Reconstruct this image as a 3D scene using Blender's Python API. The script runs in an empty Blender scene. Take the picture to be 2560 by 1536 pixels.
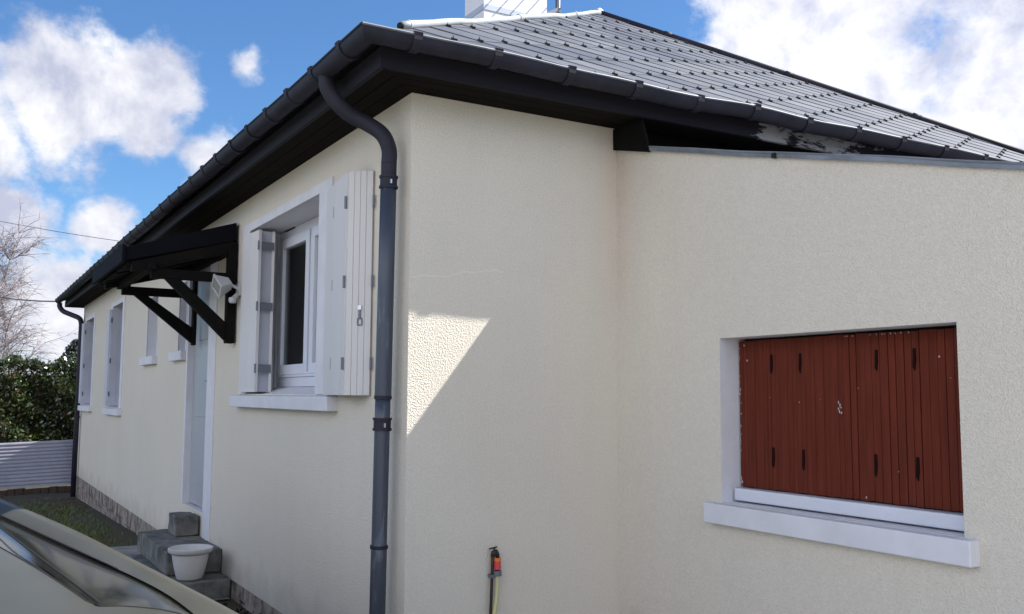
import bpy, bmesh, math, random
from mathutils import Vector, Matrix
R = math.radians
random.seed(7)
scene = bpy.context.scene
col = scene.collection

# ------------------------------------------------------------------ camera
CAM = Vector((3.65827, -1.6353, 0.0))
YAW, PITCH, ROLL, FPX = 0.529, 0.0925, 0.0052, 2378.6
def build_camera():
    cy, sy, cp, sp = math.cos(YAW), math.sin(YAW), math.cos(PITCH), math.sin(PITCH)
    fw = Vector((-cy * cp, sy * cp, sp)); rt = Vector((sy, cy, 0.0)); up = rt.cross(fw)
    c, s = math.cos(ROLL), math.sin(ROLL)
    r2 = rt * c + up * s; u2 = up * c - rt * s
    cd = bpy.data.cameras.new('camera'); co = bpy.data.objects.new('camera', cd); col.objects.link(co)
    m = Matrix((r2, u2, -fw)).transposed().to_4x4(); m.translation = CAM
    co.matrix_world = m
    cd.sensor_width = 36.0; cd.lens = FPX / 2560 * 36.0
    cd.clip_start = 0.05; cd.clip_end = 3000
    scene.camera = co
build_camera()

# ------------------------------------------------------------------ sun and sky
SUN = Vector((1.0, 2.32, 2.75)).normalized()
EL = math.asin(SUN.z); AZ = math.atan2(SUN.x, SUN.y)
sl = bpy.data.lights.new('sun', 'SUN'); so = bpy.data.objects.new('sun', sl); col.objects.link(so)
sl.energy = 5.0; sl.angle = R(0.5); sl.color = (1.0, 0.97, 0.92)
so.rotation_euler = SUN.to_track_quat('Z', 'Y').to_euler()
so.location = (6, 12, 20)

def build_world():
    w = bpy.data.worlds.new('World'); scene.world = w; w.use_nodes = True
    nt = w.node_tree; nt.nodes.clear(); N = nt.nodes.new; L = nt.links.new
    def val(op, a, b=None, clamp=False):
        n = N('ShaderNodeMath'); n.operation = op; n.use_clamp = clamp
        for i, x in enumerate((a, b)):
            if x is None: continue
            if isinstance(x, (int, float)): n.inputs[i].default_value = x
            else: L(x, n.inputs[i])
        return n.outputs[0]
    sky = N('ShaderNodeTexSky'); sky.sky_type = 'NISHITA'; sky.sun_disc = False
    sky.sun_elevation = EL; sky.sun_rotation = AZ
    sky.air_density = 1.0; sky.dust_density = 0.35; sky.ozone_density = 2.6
    tc = N('ShaderNodeTexCoord'); D = tc.outputs['Generated']
    def noise(scale, detail, rough, dist=0.0, off=(0, 0, 0), sc=(1, 1, 1)):
        mp = N('ShaderNodeMapping'); mp.inputs['Location'].default_value = off; mp.inputs['Scale'].default_value = sc
        L(D, mp.inputs['Vector'])
        n = N('ShaderNodeTexNoise'); n.inputs['Scale'].default_value = scale; n.inputs['Detail'].default_value = detail
        n.inputs['Roughness'].default_value = rough; n.inputs['Distortion'].default_value = dist
        L(mp.outputs[0], n.inputs['Vector']); return n.outputs['Fac']
    n1 = noise(7.0, 9, 0.58, 0.15, (3.1, 1.7, 0.4), (1, 1, 1.35))
    n2 = noise(26.0, 6, 0.6, 0.0, (0.2, 5.0, 0.7))
    # cloud banks: centre direction, radius, weight
    blobs = [((-0.953, 0.080, 0.280), 0.080, 1.0), ((-0.951, 0.134, 0.280), 0.072, 1.0), ((-0.949, 0.062, 0.310), 0.036, .9), ((-0.965, 0.0, 0.245), 0.075, .8),
             ((-0.955, 0.175, 0.268), 0.035, .55), ((-0.918, 0.234, 0.320), 0.026, .62), ((-0.948, 0.205, 0.236), 0.045, .72), ((-0.962, 0.150, 0.235), 0.04, .5),
             ((-0.986, 0.030, 0.160), 0.045, .70), ((-0.981, 0.121, 0.153), 0.034, .68), ((-0.990, 0.080, 0.095), 0.055, .62), ((-0.995, 0.085, 0.050), 0.09, .95),
             ((-0.62, 0.72, 0.36), 0.14, 1.15), ((-0.556, 0.768, 0.316), 0.20, 1.15), ((-0.627, 0.738, 0.235), 0.16, 1.1), ((-0.50, 0.82, 0.22), 0.2, 1.2),
             ((-0.45, 0.80, 0.38), 0.2, 1.05), ((-0.66, 0.66, 0.395), 0.06, .8), ((-0.60, 0.68, 0.45), 0.12, 1.0),
             ((0.2, 0.95, 0.3), 0.5, 1.0), ((0.9, -0.2, 0.4), 0.45, .9), ((0.1, -0.9, 0.35), 0.5, .8), ((0.6, -0.7, 0.3), 0.45, .95), ((0.8, 0.5, 0.35), 0.35, .8),
             ((-0.6, -0.75, 0.3), 0.35, .8)]
    acc = None
    for c, r, wgt in blobs:
        v = N('ShaderNodeVectorMath'); v.operation = 'DISTANCE'; L(D, v.inputs[0]); v.inputs[1].default_value = Vector(c).normalized()
        f = val('SUBTRACT', 1.0, val('DIVIDE', v.outputs['Value'], r * 1.3)); f = val('MULTIPLY', val('MAXIMUM', f, 0.0), wgt)
        acc = f if acc is None else val('MAXIMUM', acc, f)
    for c, r, wgt in (((-0.548, 0.768, 0.337), 0.080, 0.48), ((-0.63, 0.69, 0.375), 0.06, 0.15)):   # blue gaps in the right hand bank
        v = N('ShaderNodeVectorMath'); v.operation = 'DISTANCE'; L(D, v.inputs[0]); v.inputs[1].default_value = Vector(c).normalized()
        acc = val('SUBTRACT', acc, val('MULTIPLY', val('MAXIMUM', val('SUBTRACT', 1.0, val('DIVIDE', v.outputs['Value'], r)), 0.0), wgt))
    dens = val('ADD', val('ADD', acc, val('MULTIPLY', val('SUBTRACT', n1, 0.5), 1.5)), val('MULTIPLY', val('SUBTRACT', n2, 0.5), 0.6))
    mr = N('ShaderNodeMapRange'); mr.interpolation_type = 'SMOOTHSTEP'
    mr.inputs[1].default_value = 0.27; mr.inputs[2].default_value = 0.60; L(dens, mr.inputs[0])
    gate = N('ShaderNodeMapRange'); gate.inputs[1].default_value = 0.0; gate.inputs[2].default_value = 0.12; L(acc, gate.inputs[0])
    mask = val('MULTIPLY', mr.outputs[0], gate.outputs[0])
    # light and dark within the clouds
    n3 = noise(12.0, 7, 0.6, 0.2, (1.3, 0.4, 2.2))
    sh = N('ShaderNodeMapRange'); sh.inputs[1].default_value = 0.38; sh.inputs[2].default_value = 0.64; L(n3, sh.inputs[0])
    cc = N('ShaderNodeMix'); cc.data_type = 'RGBA'; L(sh.outputs[0], cc.inputs[0])
    cc.inputs[6].default_value = (3.1, 3.3, 4.2, 1); cc.inputs[7].default_value = (5.9, 5.9, 6.05, 1)
    br = N('ShaderNodeVectorMath'); br.operation = 'DISTANCE'; L(D, br.inputs[0]); br.inputs[1].default_value = Vector((-0.5, 0.80, 0.33)).normalized()
    mb = N('ShaderNodeMapRange'); mb.inputs[1].default_value = 0.15; mb.inputs[2].default_value = 0.8; mb.inputs[3].default_value = 1.03; mb.inputs[4].default_value = 0.92
    L(br.outputs['Value'], mb.inputs[0])
    cs = N('ShaderNodeVectorMath'); cs.operation = 'SCALE'; L(cc.outputs[2], cs.inputs[0]); 
    # unseen clouds opposite the sun, brightened to fill the shaded walls
    fr = N('ShaderNodeVectorMath'); fr.operation = 'DOT_PRODUCT'; L(D, fr.inputs[0]); fr.inputs[1].default_value = Vector((0.45, -0.85, 0.25)).normalized()
    fm = N('ShaderNodeMapRange'); fm.inputs[1].default_value = 0.0; fm.inputs[2].default_value = 0.7; fm.inputs[3].default_value = 1.0; fm.inputs[4].default_value = 2.6; L(fr.outputs['Value'], fm.inputs[0])
    L(val('MULTIPLY', mb.outputs[0], fm.outputs[0]), cs.inputs['Scale'])
    # slightly saturated, brighter blue between the clouds
    tint = N('ShaderNodeMix'); tint.data_type = 'RGBA'; tint.blend_type = 'MULTIPLY'; tint.inputs[0].default_value = 1.0
    L(sky.outputs[0], tint.inputs[6]); tint.inputs[7].default_value = SKYTINT
    mx = N('ShaderNodeMix'); mx.data_type = 'RGBA'; L(mask, mx.inputs[0]); L(tint.outputs[2], mx.inputs[6]); L(cs.outputs[0], mx.inputs[7])
    bg = N('ShaderNodeBackground'); bg.inputs['Strength'].default_value = 0.1; L(mx.outputs[2], bg.inputs['Color'])
    out = N('ShaderNodeOutputWorld'); L(bg.outputs[0], out.inputs['Surface'])
SKYTINT = (0.46, 0.66, 0.84, 1)
build_world()
scene.view_settings.view_transform = 'Standard'; scene.view_settings.look = 'None'
scene.view_settings.gamma = 1.0; scene.view_settings.exposure = 1.0
try: scene.cycles.max_bounces = 6
except Exception: pass

# ------------------------------------------------------------------ materials
MATS = {}
def mat(name, color, rough=0.6, metal=0.0, spec=0.5, var=0.0, vscale=6.0, bump=0.0, bscale=80.0, bdist=0.004, bkind='noise', color2=None, stretch=(1, 1, 1), thr=None, alpha=None):
    """principled material with optional large-scale colour variation and bump, all in object coordinates"""
    m = bpy.data.materials.new(name); m.use_nodes = True; nt = m.node_tree; N = nt.nodes.new; L = nt.links.new
    b = nt.nodes['Principled BSDF']; b.inputs['Base Color'].default_value = (*color, 1); b.inputs['Roughness'].default_value = rough
    b.inputs['Metallic'].default_value = metal; b.inputs['Specular IOR Level'].default_value = spec
    tc = N('ShaderNodeTexCoord'); mp = N('ShaderNodeMapping'); L(tc.outputs['Object'], mp.inputs[0]); mp.inputs['Scale'].default_value = stretch
    if color2 is not None or var:
        n = N('ShaderNodeTexNoise'); n.inputs['Scale'].default_value = vscale; n.inputs['Detail'].default_value = 8; n.inputs['Roughness'].default_value = 0.65
        L(mp.outputs[0], n.inputs['Vector'])
        r = N('ShaderNodeMapRange'); a_, b_ = thr if thr else (0.35, 0.65)
        r.inputs[1].default_value = a_; r.inputs[2].default_value = b_; L(n.outputs['Fac'], r.inputs[0])
        x = N('ShaderNodeMix'); x.data_type = 'RGBA'; L(r.outputs[0], x.inputs[0])
        c2 = color2 if color2 is not None else tuple(min(1, c * (1 + var)) for c in color)
        c1 = color if color2 is not None else tuple(c * (1 - var) for c in color)
        x.inputs[6].default_value = (*c1, 1); x.inputs[7].default_value = (*c2, 1); L(x.outputs[2], b.inputs['Base Color'])
        r2 = N('ShaderNodeMapRange'); r2.inputs[3].default_value = max(0.05, rough - 0.1); r2.inputs[4].default_value = min(1, rough + 0.1); L(n.outputs['Fac'], r2.inputs[0]); L(r2.outputs[0], b.inputs['Roughness'])
    if bump:
        if bkind == 'voronoi':
            t = N('ShaderNodeTexVoronoi'); t.feature = 'SMOOTH_F1'; t.inputs['Scale'].default_value = bscale; o = t.outputs['Distance']
        else:
            t = N('ShaderNodeTexNoise'); t.inputs['Scale'].default_value = bscale; t.inputs['Detail'].default_value = 4; o = t.outputs['Fac']
        L(mp.outputs[0], t.inputs['Vector'])
        bp = N('ShaderNodeBump'); bp.inputs['Strength'].default_value = bump; bp.inputs['Distance'].default_value = bdist; L(o, bp.inputs['Height']); L(bp.outputs[0], b.inputs['Normal'])
    MATS[name] = m; return m

def render_coat():
    m = bpy.data.materials.new('rough_cream_render'); m.use_nodes = True; nt = m.node_tree; N = nt.nodes.new; L = nt.links.new
    b = nt.nodes['Principled BSDF']; b.inputs['Roughness'].default_value = 0.92; b.inputs['Specular IOR Level'].default_value = 0.2
    tc = N('ShaderNodeTexCoord'); O = tc.outputs['Object']
    n = N('ShaderNodeTexNoise'); n.inputs['Scale'].default_value = 1.1; n.inputs['Detail'].default_value = 6; L(O, n.inputs['Vector'])
    x = N('ShaderNodeMix'); x.data_type = 'RGBA'; L(n.outputs['Fac'], x.inputs[0])
    x.inputs[6].default_value = (0.640, 0.583, 0.492, 1); x.inputs[7].default_value = (0.700, 0.645, 0.550, 1)
    # small specks in the coat
    n4 = N('ShaderNodeTexNoise'); n4.inputs['Scale'].default_value = 120; n4.inputs['Detail'].default_value = 3; L(O, n4.inputs['Vector'])
    r4 = N('ShaderNodeMapRange'); r4.inputs[1].default_value = 0.3; r4.inputs[2].default_value = 0.7; r4.inputs[3].default_value = 0.93; r4.inputs[4].default_value = 1.05; L(n4.outputs['Fac'], r4.inputs[0])
    # splashed soil near the ground
    sx = N('ShaderNodeSeparateXYZ'); L(O, sx.inputs[0])
    n5 = N('ShaderNodeTexNoise'); n5.inputs['Scale'].default_value = 5; n5.inputs['Detail'].default_value = 6; L(O, n5.inputs['Vector'])
    a = N('ShaderNodeMath'); a.operation = 'MULTIPLY_ADD'; L(n5.outputs['Fac'], a.inputs[0]); a.inputs[1].default_value = -0.5; L(sx.outputs['Z'], a.inputs[2])
    r5 = N('ShaderNodeMapRange'); r5.inputs[1].default_value = -1.48; r5.inputs[2].default_value = -1.25; r5.inputs[3].default_value = 0.8; r5.inputs[4].default_value = 1.0; L(a.outputs[0], r5.inputs[0])
    mm = N('ShaderNodeMath'); mm.operation = 'MULTIPLY'; L(r4.outputs[0], mm.inputs[0]); L(r5.outputs[0], mm.inputs[1])
    v = N('ShaderNodeVectorMath'); v.operation = 'SCALE'; L(x.outputs[2], v.inputs[0]); L(mm.outputs[0], v.inputs['Scale'])
    def M(op, a, b_=None, c_=None, clamp=False):
        n = N('ShaderNodeMath'); n.operation = op; n.use_clamp = clamp
        for i, q in enumerate((a, b_, c_)):
            if q is None: continue
            if isinstance(q, (int, float)): n.inputs[i].default_value = q
            else: L(q, n.inputs[i])
        return n.outputs[0]
    X, Y, Z = sx.outputs['X'], sx.outputs['Y'], sx.outputs['Z']
    # reddish brown tint in the inner corner, stronger towards the eaves
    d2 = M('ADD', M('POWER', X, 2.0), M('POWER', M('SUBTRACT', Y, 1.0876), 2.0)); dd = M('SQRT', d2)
    near_corner = N('ShaderNodeMapRange'); near_corner.interpolation_type = 'SMOOTHSTEP'; near_corner.inputs[1].default_value = 0.22; near_corner.inputs[2].default_value = 0.0; L(dd, near_corner.inputs[0])
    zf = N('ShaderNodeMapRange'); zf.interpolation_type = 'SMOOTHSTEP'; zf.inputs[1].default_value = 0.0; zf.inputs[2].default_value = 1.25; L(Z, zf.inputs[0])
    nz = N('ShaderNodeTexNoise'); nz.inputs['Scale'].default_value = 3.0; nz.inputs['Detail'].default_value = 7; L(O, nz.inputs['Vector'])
    k1 = M('MULTIPLY', M('MULTIPLY', near_corner.outputs[0], zf.outputs[0]), M('MULTIPLY_ADD', nz.outputs['Fac'], 1.2, -0.1), clamp=True)
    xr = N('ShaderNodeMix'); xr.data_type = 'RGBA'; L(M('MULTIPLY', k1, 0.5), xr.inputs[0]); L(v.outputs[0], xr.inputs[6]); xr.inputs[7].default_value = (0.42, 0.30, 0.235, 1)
    # grey damp streaks, stretched downwards
    ms = N('ShaderNodeMapping'); ms.inputs['Scale'].default_value = (3.2, 3.2, 0.35); L(O, ms.inputs[0])
    ns = N('ShaderNodeTexNoise'); ns.inputs['Scale'].default_value = 1.6; ns.inputs['Detail'].default_value = 7; ns.inputs['Roughness'].default_value = 0.6; L(ms.outputs[0], ns.inputs['Vector'])
    rs = N('ShaderNodeMapRange'); rs.inputs[1].default_value = 0.48; rs.inputs[2].default_value = 0.78; rs.inputs[3].default_value = 0.0; rs.inputs[4].default_value = 0.13; L(ns.outputs['Fac'], rs.inputs[0])
    xs_ = N('ShaderNodeMix'); xs_.data_type = 'RGBA'; L(rs.outputs[0], xs_.inputs[0]); L(xr.outputs[2], xs_.inputs[6]); xs_.inputs[7].default_value = (0.50, 0.47, 0.41, 1)
    # hairline crack across the side wall
    nc = N('ShaderNodeTexNoise'); nc.inputs['Scale'].default_value = 9; nc.inputs['Detail'].default_value = 6; L(O, nc.inputs['Vector'])
    line = M('ABSOLUTE', M('SUBTRACT', M('ADD', M('MULTIPLY_ADD', Y, -0.13, -0.492), M('MULTIPLY', M('SUBTRACT', nc.outputs['Fac'], 0.5), 0.07)), M('MULTIPLY', Z, -1.0)))
    rc = N('ShaderNodeMapRange'); rc.inputs[1].default_value = 0.0035; rc.inputs[2].default_value = 0.0; L(line, rc.inputs[0])
    lim = M('MULTIPLY', M('LESS_THAN', M('ABSOLUTE', X), 0.02), M('MULTIPLY', M('LESS_THAN', Y, 0.46), M('GREATER_THAN', Y, 0.01)))
    xc = N('ShaderNodeMix'); xc.data_type = 'RGBA'; L(M('MULTIPLY', M('MULTIPLY', rc.outputs[0], lim), 0.5), xc.inputs[0]); L(xs_.outputs[2], xc.inputs[6]); xc.inputs[7].default_value = (0.85, 0.80, 0.70, 1)
    L(xc.outputs[2], b.inputs['Base Color'])
    t = N('ShaderNodeTexVoronoi'); t.feature = 'SMOOTH_F1'; t.inputs['Smoothness'].default_value = 0.45; t.inputs['Scale'].default_value = 165; L(O, t.inputs['Vector'])
    t2 = N('ShaderNodeTexNoise'); t2.inputs['Scale'].default_value = 230; t2.inputs['Detail'].default_value = 5; L(O, t2.inputs['Vector'])
    t3 = N('ShaderNodeTexNoise'); t3.inputs['Scale'].default_value = 9; t3.inputs['Detail'].default_value = 2; L(O, t3.inputs['Vector'])
    s1 = N('ShaderNodeMath'); s1.operation = 'MULTIPLY_ADD'; L(t2.outputs['Fac'], s1.inputs[0]); s1.inputs[1].default_value = 0.45; L(t.outputs['Distance'], s1.inputs[2])
    s2 = N('ShaderNodeMath'); s2.operation = 'MULTIPLY_ADD'; L(t3.outputs['Fac'], s2.inputs[0]); s2.inputs[1].default_value = 0.05; L(s1.outputs[0], s2.inputs[2])
    bp = N('ShaderNodeBump'); bp.inputs['Strength'].default_value = 0.70; bp.inputs['Distance'].default_value = 0.0036; L(s2.outputs[0], bp.inputs['Height']); L(bp.outputs[0], b.inputs['Normal'])
    MATS['render'] = m; return m
render_coat()
mat('stone', (0.34, 0.285, 0.24), 0.9, color2=(0.095, 0.075, 0.062), vscale=8, thr=(0.42, 0.60), stretch=(1, 1, 0.7), bump=0.8, bscale=25, bdist=0.02)
mat('gravel', (0.40, 0.375, 0.33), 0.95, var=0.25, vscale=30, bump=0.8, bscale=60, bdist=0.01)
mat('white', (0.65, 0.645, 0.67), 0.8, var=0.06, vscale=5, bump=0.25, bscale=60, bdist=0.002)
mat('white_wood', (0.62, 0.60, 0.585), 0.6, var=0.04, vscale=4, bump=0.15, bscale=30, bdist=0.002, stretch=(1, 1, 0.1))
mat('white_gloss', (0.66, 0.67, 0.72), 0.35, var=0.03, vscale=3)
mat('door_paint', (0.37, 0.38, 0.405), 0.4, var=0.03, vscale=2)
mat('glass_dark', (0.012, 0.014, 0.014), 0.04, spec=0.6)
mat('curtain', (0.60, 0.64, 0.60), 0.9, var=0.15, vscale=10)
mat('slate', (0.088, 0.092, 0.108), 0.55, var=0.16, vscale=2.6, bump=0.2, bscale=60, bdist=0.002, spec=0.45)
mat('slate_pale', (0.108, 0.112, 0.124), 0.6, var=0.2, vscale=4, bump=0.2, bscale=60, bdist=0.002, spec=0.4)
mat('slate_deep', (0.076, 0.080, 0.094), 0.5, var=0.2, vscale=4, bump=0.2, bscale=60, bdist=0.002, spec=0.45)
mat('slate_hook', (0.022, 0.022, 0.028), 0.8)
mat('zinc_dark', (0.021, 0.020, 0.031), 0.6, var=0.3, vscale=7, bump=0.12, bscale=14, bdist=0.004, spec=0.25)
mat('zinc_edge', (0.17, 0.18, 0.20), 0.6, metal=0.25, var=0.2, vscale=9)
mat('zinc_pipe', (0.046, 0.055, 0.076), 0.36, color2=(0.20, 0.22, 0.27), thr=(0.56, 0.74), vscale=12, stretch=(1, 1, 0.16), bump=0.12, bscale=10, bdist=0.004, spec=0.5)
mat('zinc_ridge', (0.36, 0.38, 0.40), 0.5, metal=0.1, var=0.1, vscale=6, bump=0.3, bscale=6, bdist=0.02)
mat('flashing', (0.17, 0.19, 0.22), 0.4, metal=0.2, var=0.25, vscale=8, bump=0.2, bscale=8, bdist=0.006)
mat('soffit', (0.0075, 0.006, 0.0045), 0.9, spec=0.10, var=0.3, vscale=8, stretch=(1, 1, 1))
mat('fascia_paint', (0.015, 0.014, 0.021), 0.7, spec=0.2, var=0.2)
mat('canopy_wood', (0.005, 0.0045, 0.004), 0.88, spec=0.15, color2=(0.013, 0.007, 0.005), vscale=5, stretch=(1, 1, 1), thr=(0.52, 0.75), bump=0.3, bscale=40, bdist=0.003)
mat('canopy_slate', (0.005, 0.005, 0.008), 0.8, var=0.2, spec=0.1)
mat('red_wood', (0.138, 0.026, 0.013), 0.75, spec=0.15, color2=(0.095, 0.018, 0.010), vscale=3, stretch=(14, 14, 1.0), bump=0.35, bscale=22, bdist=0.003)
mat('red_dark', (0.012, 0.004, 0.0035), 0.9, spec=0.1)
mat('chip', (0.45, 0.42, 0.42), 0.9)
mat('black', (0.006, 0.006, 0.006), 0.8)
mat('hinge', (0.15, 0.155, 0.19), 0.45, metal=0.2)
mat('metal', (0.55, 0.55, 0.56), 0.3, metal=0.9)
mat('path_concrete', (0.30, 0.29, 0.28), 0.9, color2=(0.16, 0.155, 0.15), vscale=4, bump=0.5, bscale=40, bdist=0.006)
mat('concrete', (0.21, 0.205, 0.185), 0.9, color2=(0.07, 0.07, 0.06), vscale=9, bump=0.5, bscale=40, bdist=0.006)
mat('pot_plastic', (0.62, 0.61, 0.58), 0.5, var=0.04, vscale=6)
mat('lamp_plastic', (0.48, 0.48, 0.47), 0.4, var=0.04)
mat('lamp_glass', (0.35, 0.36, 0.40), 0.08, metal=0.5)
mat('steel_sheet', (0.24, 0.235, 0.28), 0.6, metal=0.0, var=0.12, vscale=4, stretch=(1, 1, 1))
mat('brick', (0.05, 0.026, 0.02), 0.9, color2=(0.03, 0.022, 0.016), vscale=8, bump=0.5, bscale=30, bdist=0.01)
mat('leaf', (0.055, 0.075, 0.018), 0.20, color2=(0.014, 0.024, 0.007), vscale=2.5, spec=0.8)
mat('leaf_brown', (0.10, 0.055, 0.03), 0.4, spec=0.5)
mat('branch', (0.05, 0.038, 0.028), 0.9)
mat('birch_twig', (0.30, 0.26, 0.27), 0.8, var=0.2, vscale=1)
mat('birch_bark', (0.55, 0.50, 0.48), 0.8, color2=(0.15, 0.12, 0.11), vscale=3, thr=(0.45, 0.6))
mat('conifer', (0.035, 0.045, 0.035), 0.7)
mat('grass', (0.075, 0.125, 0.020), 0.6, color2=(0.10, 0.10, 0.03), vscale=2.0)
mat('cable', (0.05, 0.05, 0.08), 0.6)
mat('tap_metal', (0.030, 0.022, 0.018), 0.45, metal=0.3)
mat('red_plastic', (0.62, 0.045, 0.055), 0.4)
mat('orange_plastic', (0.70, 0.18, 0.03), 0.4)
mat('grey_plastic', (0.13, 0.135, 0.15), 0.5)
mat('hose', (0.60, 0.55, 0.13), 0.4, color2=(0.50, 0.48, 0.32), vscale=4)
mat('chimney_white', (0.74, 0.73, 0.75), 0.8, var=0.03)
mat('antenna_metal', (0.16, 0.16, 0.17), 0.4, metal=0.6)
mat('car_paint', (0.066, 0.065, 0.053), 0.38, metal=0.1, spec=0.35, var=0.1, vscale=3)
mat('car_glass', (0.014, 0.015, 0.013), 0.07, spec=0.5, var=0.15, vscale=4)
mat('rubber', (0.01, 0.01, 0.01), 0.8)
mat('debris', (0.012, 0.012, 0.014), 0.9)
mat('roof_felt', (0.10, 0.10, 0.11), 0.8, var=0.1)

def peel_fascia():
    """black paint peeling off grey weathered board over one stretch of the side eaves"""
    m = bpy.data.materials.new('peeling_paint'); m.use_nodes = True; nt = m.node_tree; N = nt.nodes.new; L = nt.links.new
    b = nt.nodes['Principled BSDF']; b.inputs['Roughness'].default_value = 0.85; b.inputs['Specular IOR Level'].default_value = 0.15
    tc = N('ShaderNodeTexCoord'); mp = N('ShaderNodeMapping'); mp.inputs['Scale'].default_value = (1, 0.55, 2.2); L(tc.outputs['Object'], mp.inputs[0])
    n = N('ShaderNodeTexNoise'); n.inputs['Scale'].default_value = 13; n.inputs['Detail'].default_value = 9; n.inputs['Roughness'].default_value = 0.7; L(mp.outputs[0], n.inputs['Vector'])
    sp = N('ShaderNodeSeparateXYZ'); L(tc.outputs['Object'], sp.inputs[0])
    r = N('ShaderNodeMapRange'); r.interpolation_type = 'SMOOTHSTEP'; r.inputs[1].default_value = 1.62; r.inputs[2].default_value = 1.85; L(sp.outputs['Y'], r.inputs[0])
    r2 = N('ShaderNodeMapRange'); r2.interpolation_type = 'SMOOTHSTEP'; r2.inputs[1].default_value = 2.1; r2.inputs[2].default_value = 3.3; r2.inputs[3].default_value = 1; r2.inputs[4].default_value = 0; L(sp.outputs['Y'], r2.inputs[0])
    k = N('ShaderNodeMath'); k.operation = 'MULTIPLY'; L(r.outputs[0], k.inputs[0]); L(r2.outputs[0], k.inputs[1])
    a = N('ShaderNodeMath'); a.operation = 'MULTIPLY_ADD'; L(k.outputs[0], a.inputs[0]); a.inputs[1].default_value = 0.32; L(n.outputs['Fac'], a.inputs[2])
    t = N('ShaderNodeMapRange'); t.inputs[1].default_value = 0.73; t.inputs[2].default_value = 0.80; L(a.outputs[0], t.inputs[0])
    x = N('ShaderNodeMix'); x.data_type = 'RGBA'; L(t.outputs[0], x.inputs[0]); x.inputs[6].default_value = (0.015, 0.014, 0.020, 1); x.inputs[7].default_value = (0.27, 0.26, 0.27, 1)
    L(x.outputs[2], b.inputs['Base Color']); MATS['fascia'] = m
peel_fascia()

def ground_mat():
    m = bpy.data.materials.new('ground_soil_and_grass'); m.use_nodes = True; nt = m.node_tree; N = nt.nodes.new; L = nt.links.new
    b = nt.nodes['Principled BSDF']; b.inputs['Roughness'].default_value = 0.95
    tc = N('ShaderNodeTexCoord')
    n = N('ShaderNodeTexNoise'); n.inputs['Scale'].default_value = 1.5; n.inputs['Detail'].default_value = 10; n.inputs['Roughness'].default_value = 0.7; L(tc.outputs['Object'], n.inputs['Vector'])
    n2 = N('ShaderNodeTexNoise'); n2.inputs['Scale'].default_value = 40; n2.inputs['Detail'].default_value = 5; L(tc.outputs['Object'], n2.inputs['Vector'])
    x = N('ShaderNodeMix'); x.data_type = 'RGBA'; L(n.outputs['Fac'], x.inputs[0]); x.inputs[6].default_value = (0.060, 0.040, 0.026, 1); x.inputs[7].default_value = (0.055, 0.065, 0.022, 1)
    x2 = N('ShaderNodeMix'); x2.data_type = 'RGBA'; x2.blend_type = 'MULTIPLY'; x2.inputs[0].default_value = 0.8; L(x.outputs[2], x2.inputs[6]); L(n2.outputs['Color'], x2.inputs[7])
    v = N('ShaderNodeVectorMath'); v.operation = 'SCALE'; L(x2.outputs[2], v.inputs[0]); v.inputs['Scale'].default_value = 1.6
    L(v.outputs[0], b.inputs['Base Color'])
    bp = N('ShaderNodeBump'); bp.inputs['Strength'].default_value = 0.8; bp.inputs['Distance'].default_value = 0.02; L(n2.outputs['Fac'], bp.inputs['Height']); L(bp.outputs[0], b.inputs['Normal'])
    MATS['ground'] = m
ground_mat()

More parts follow.
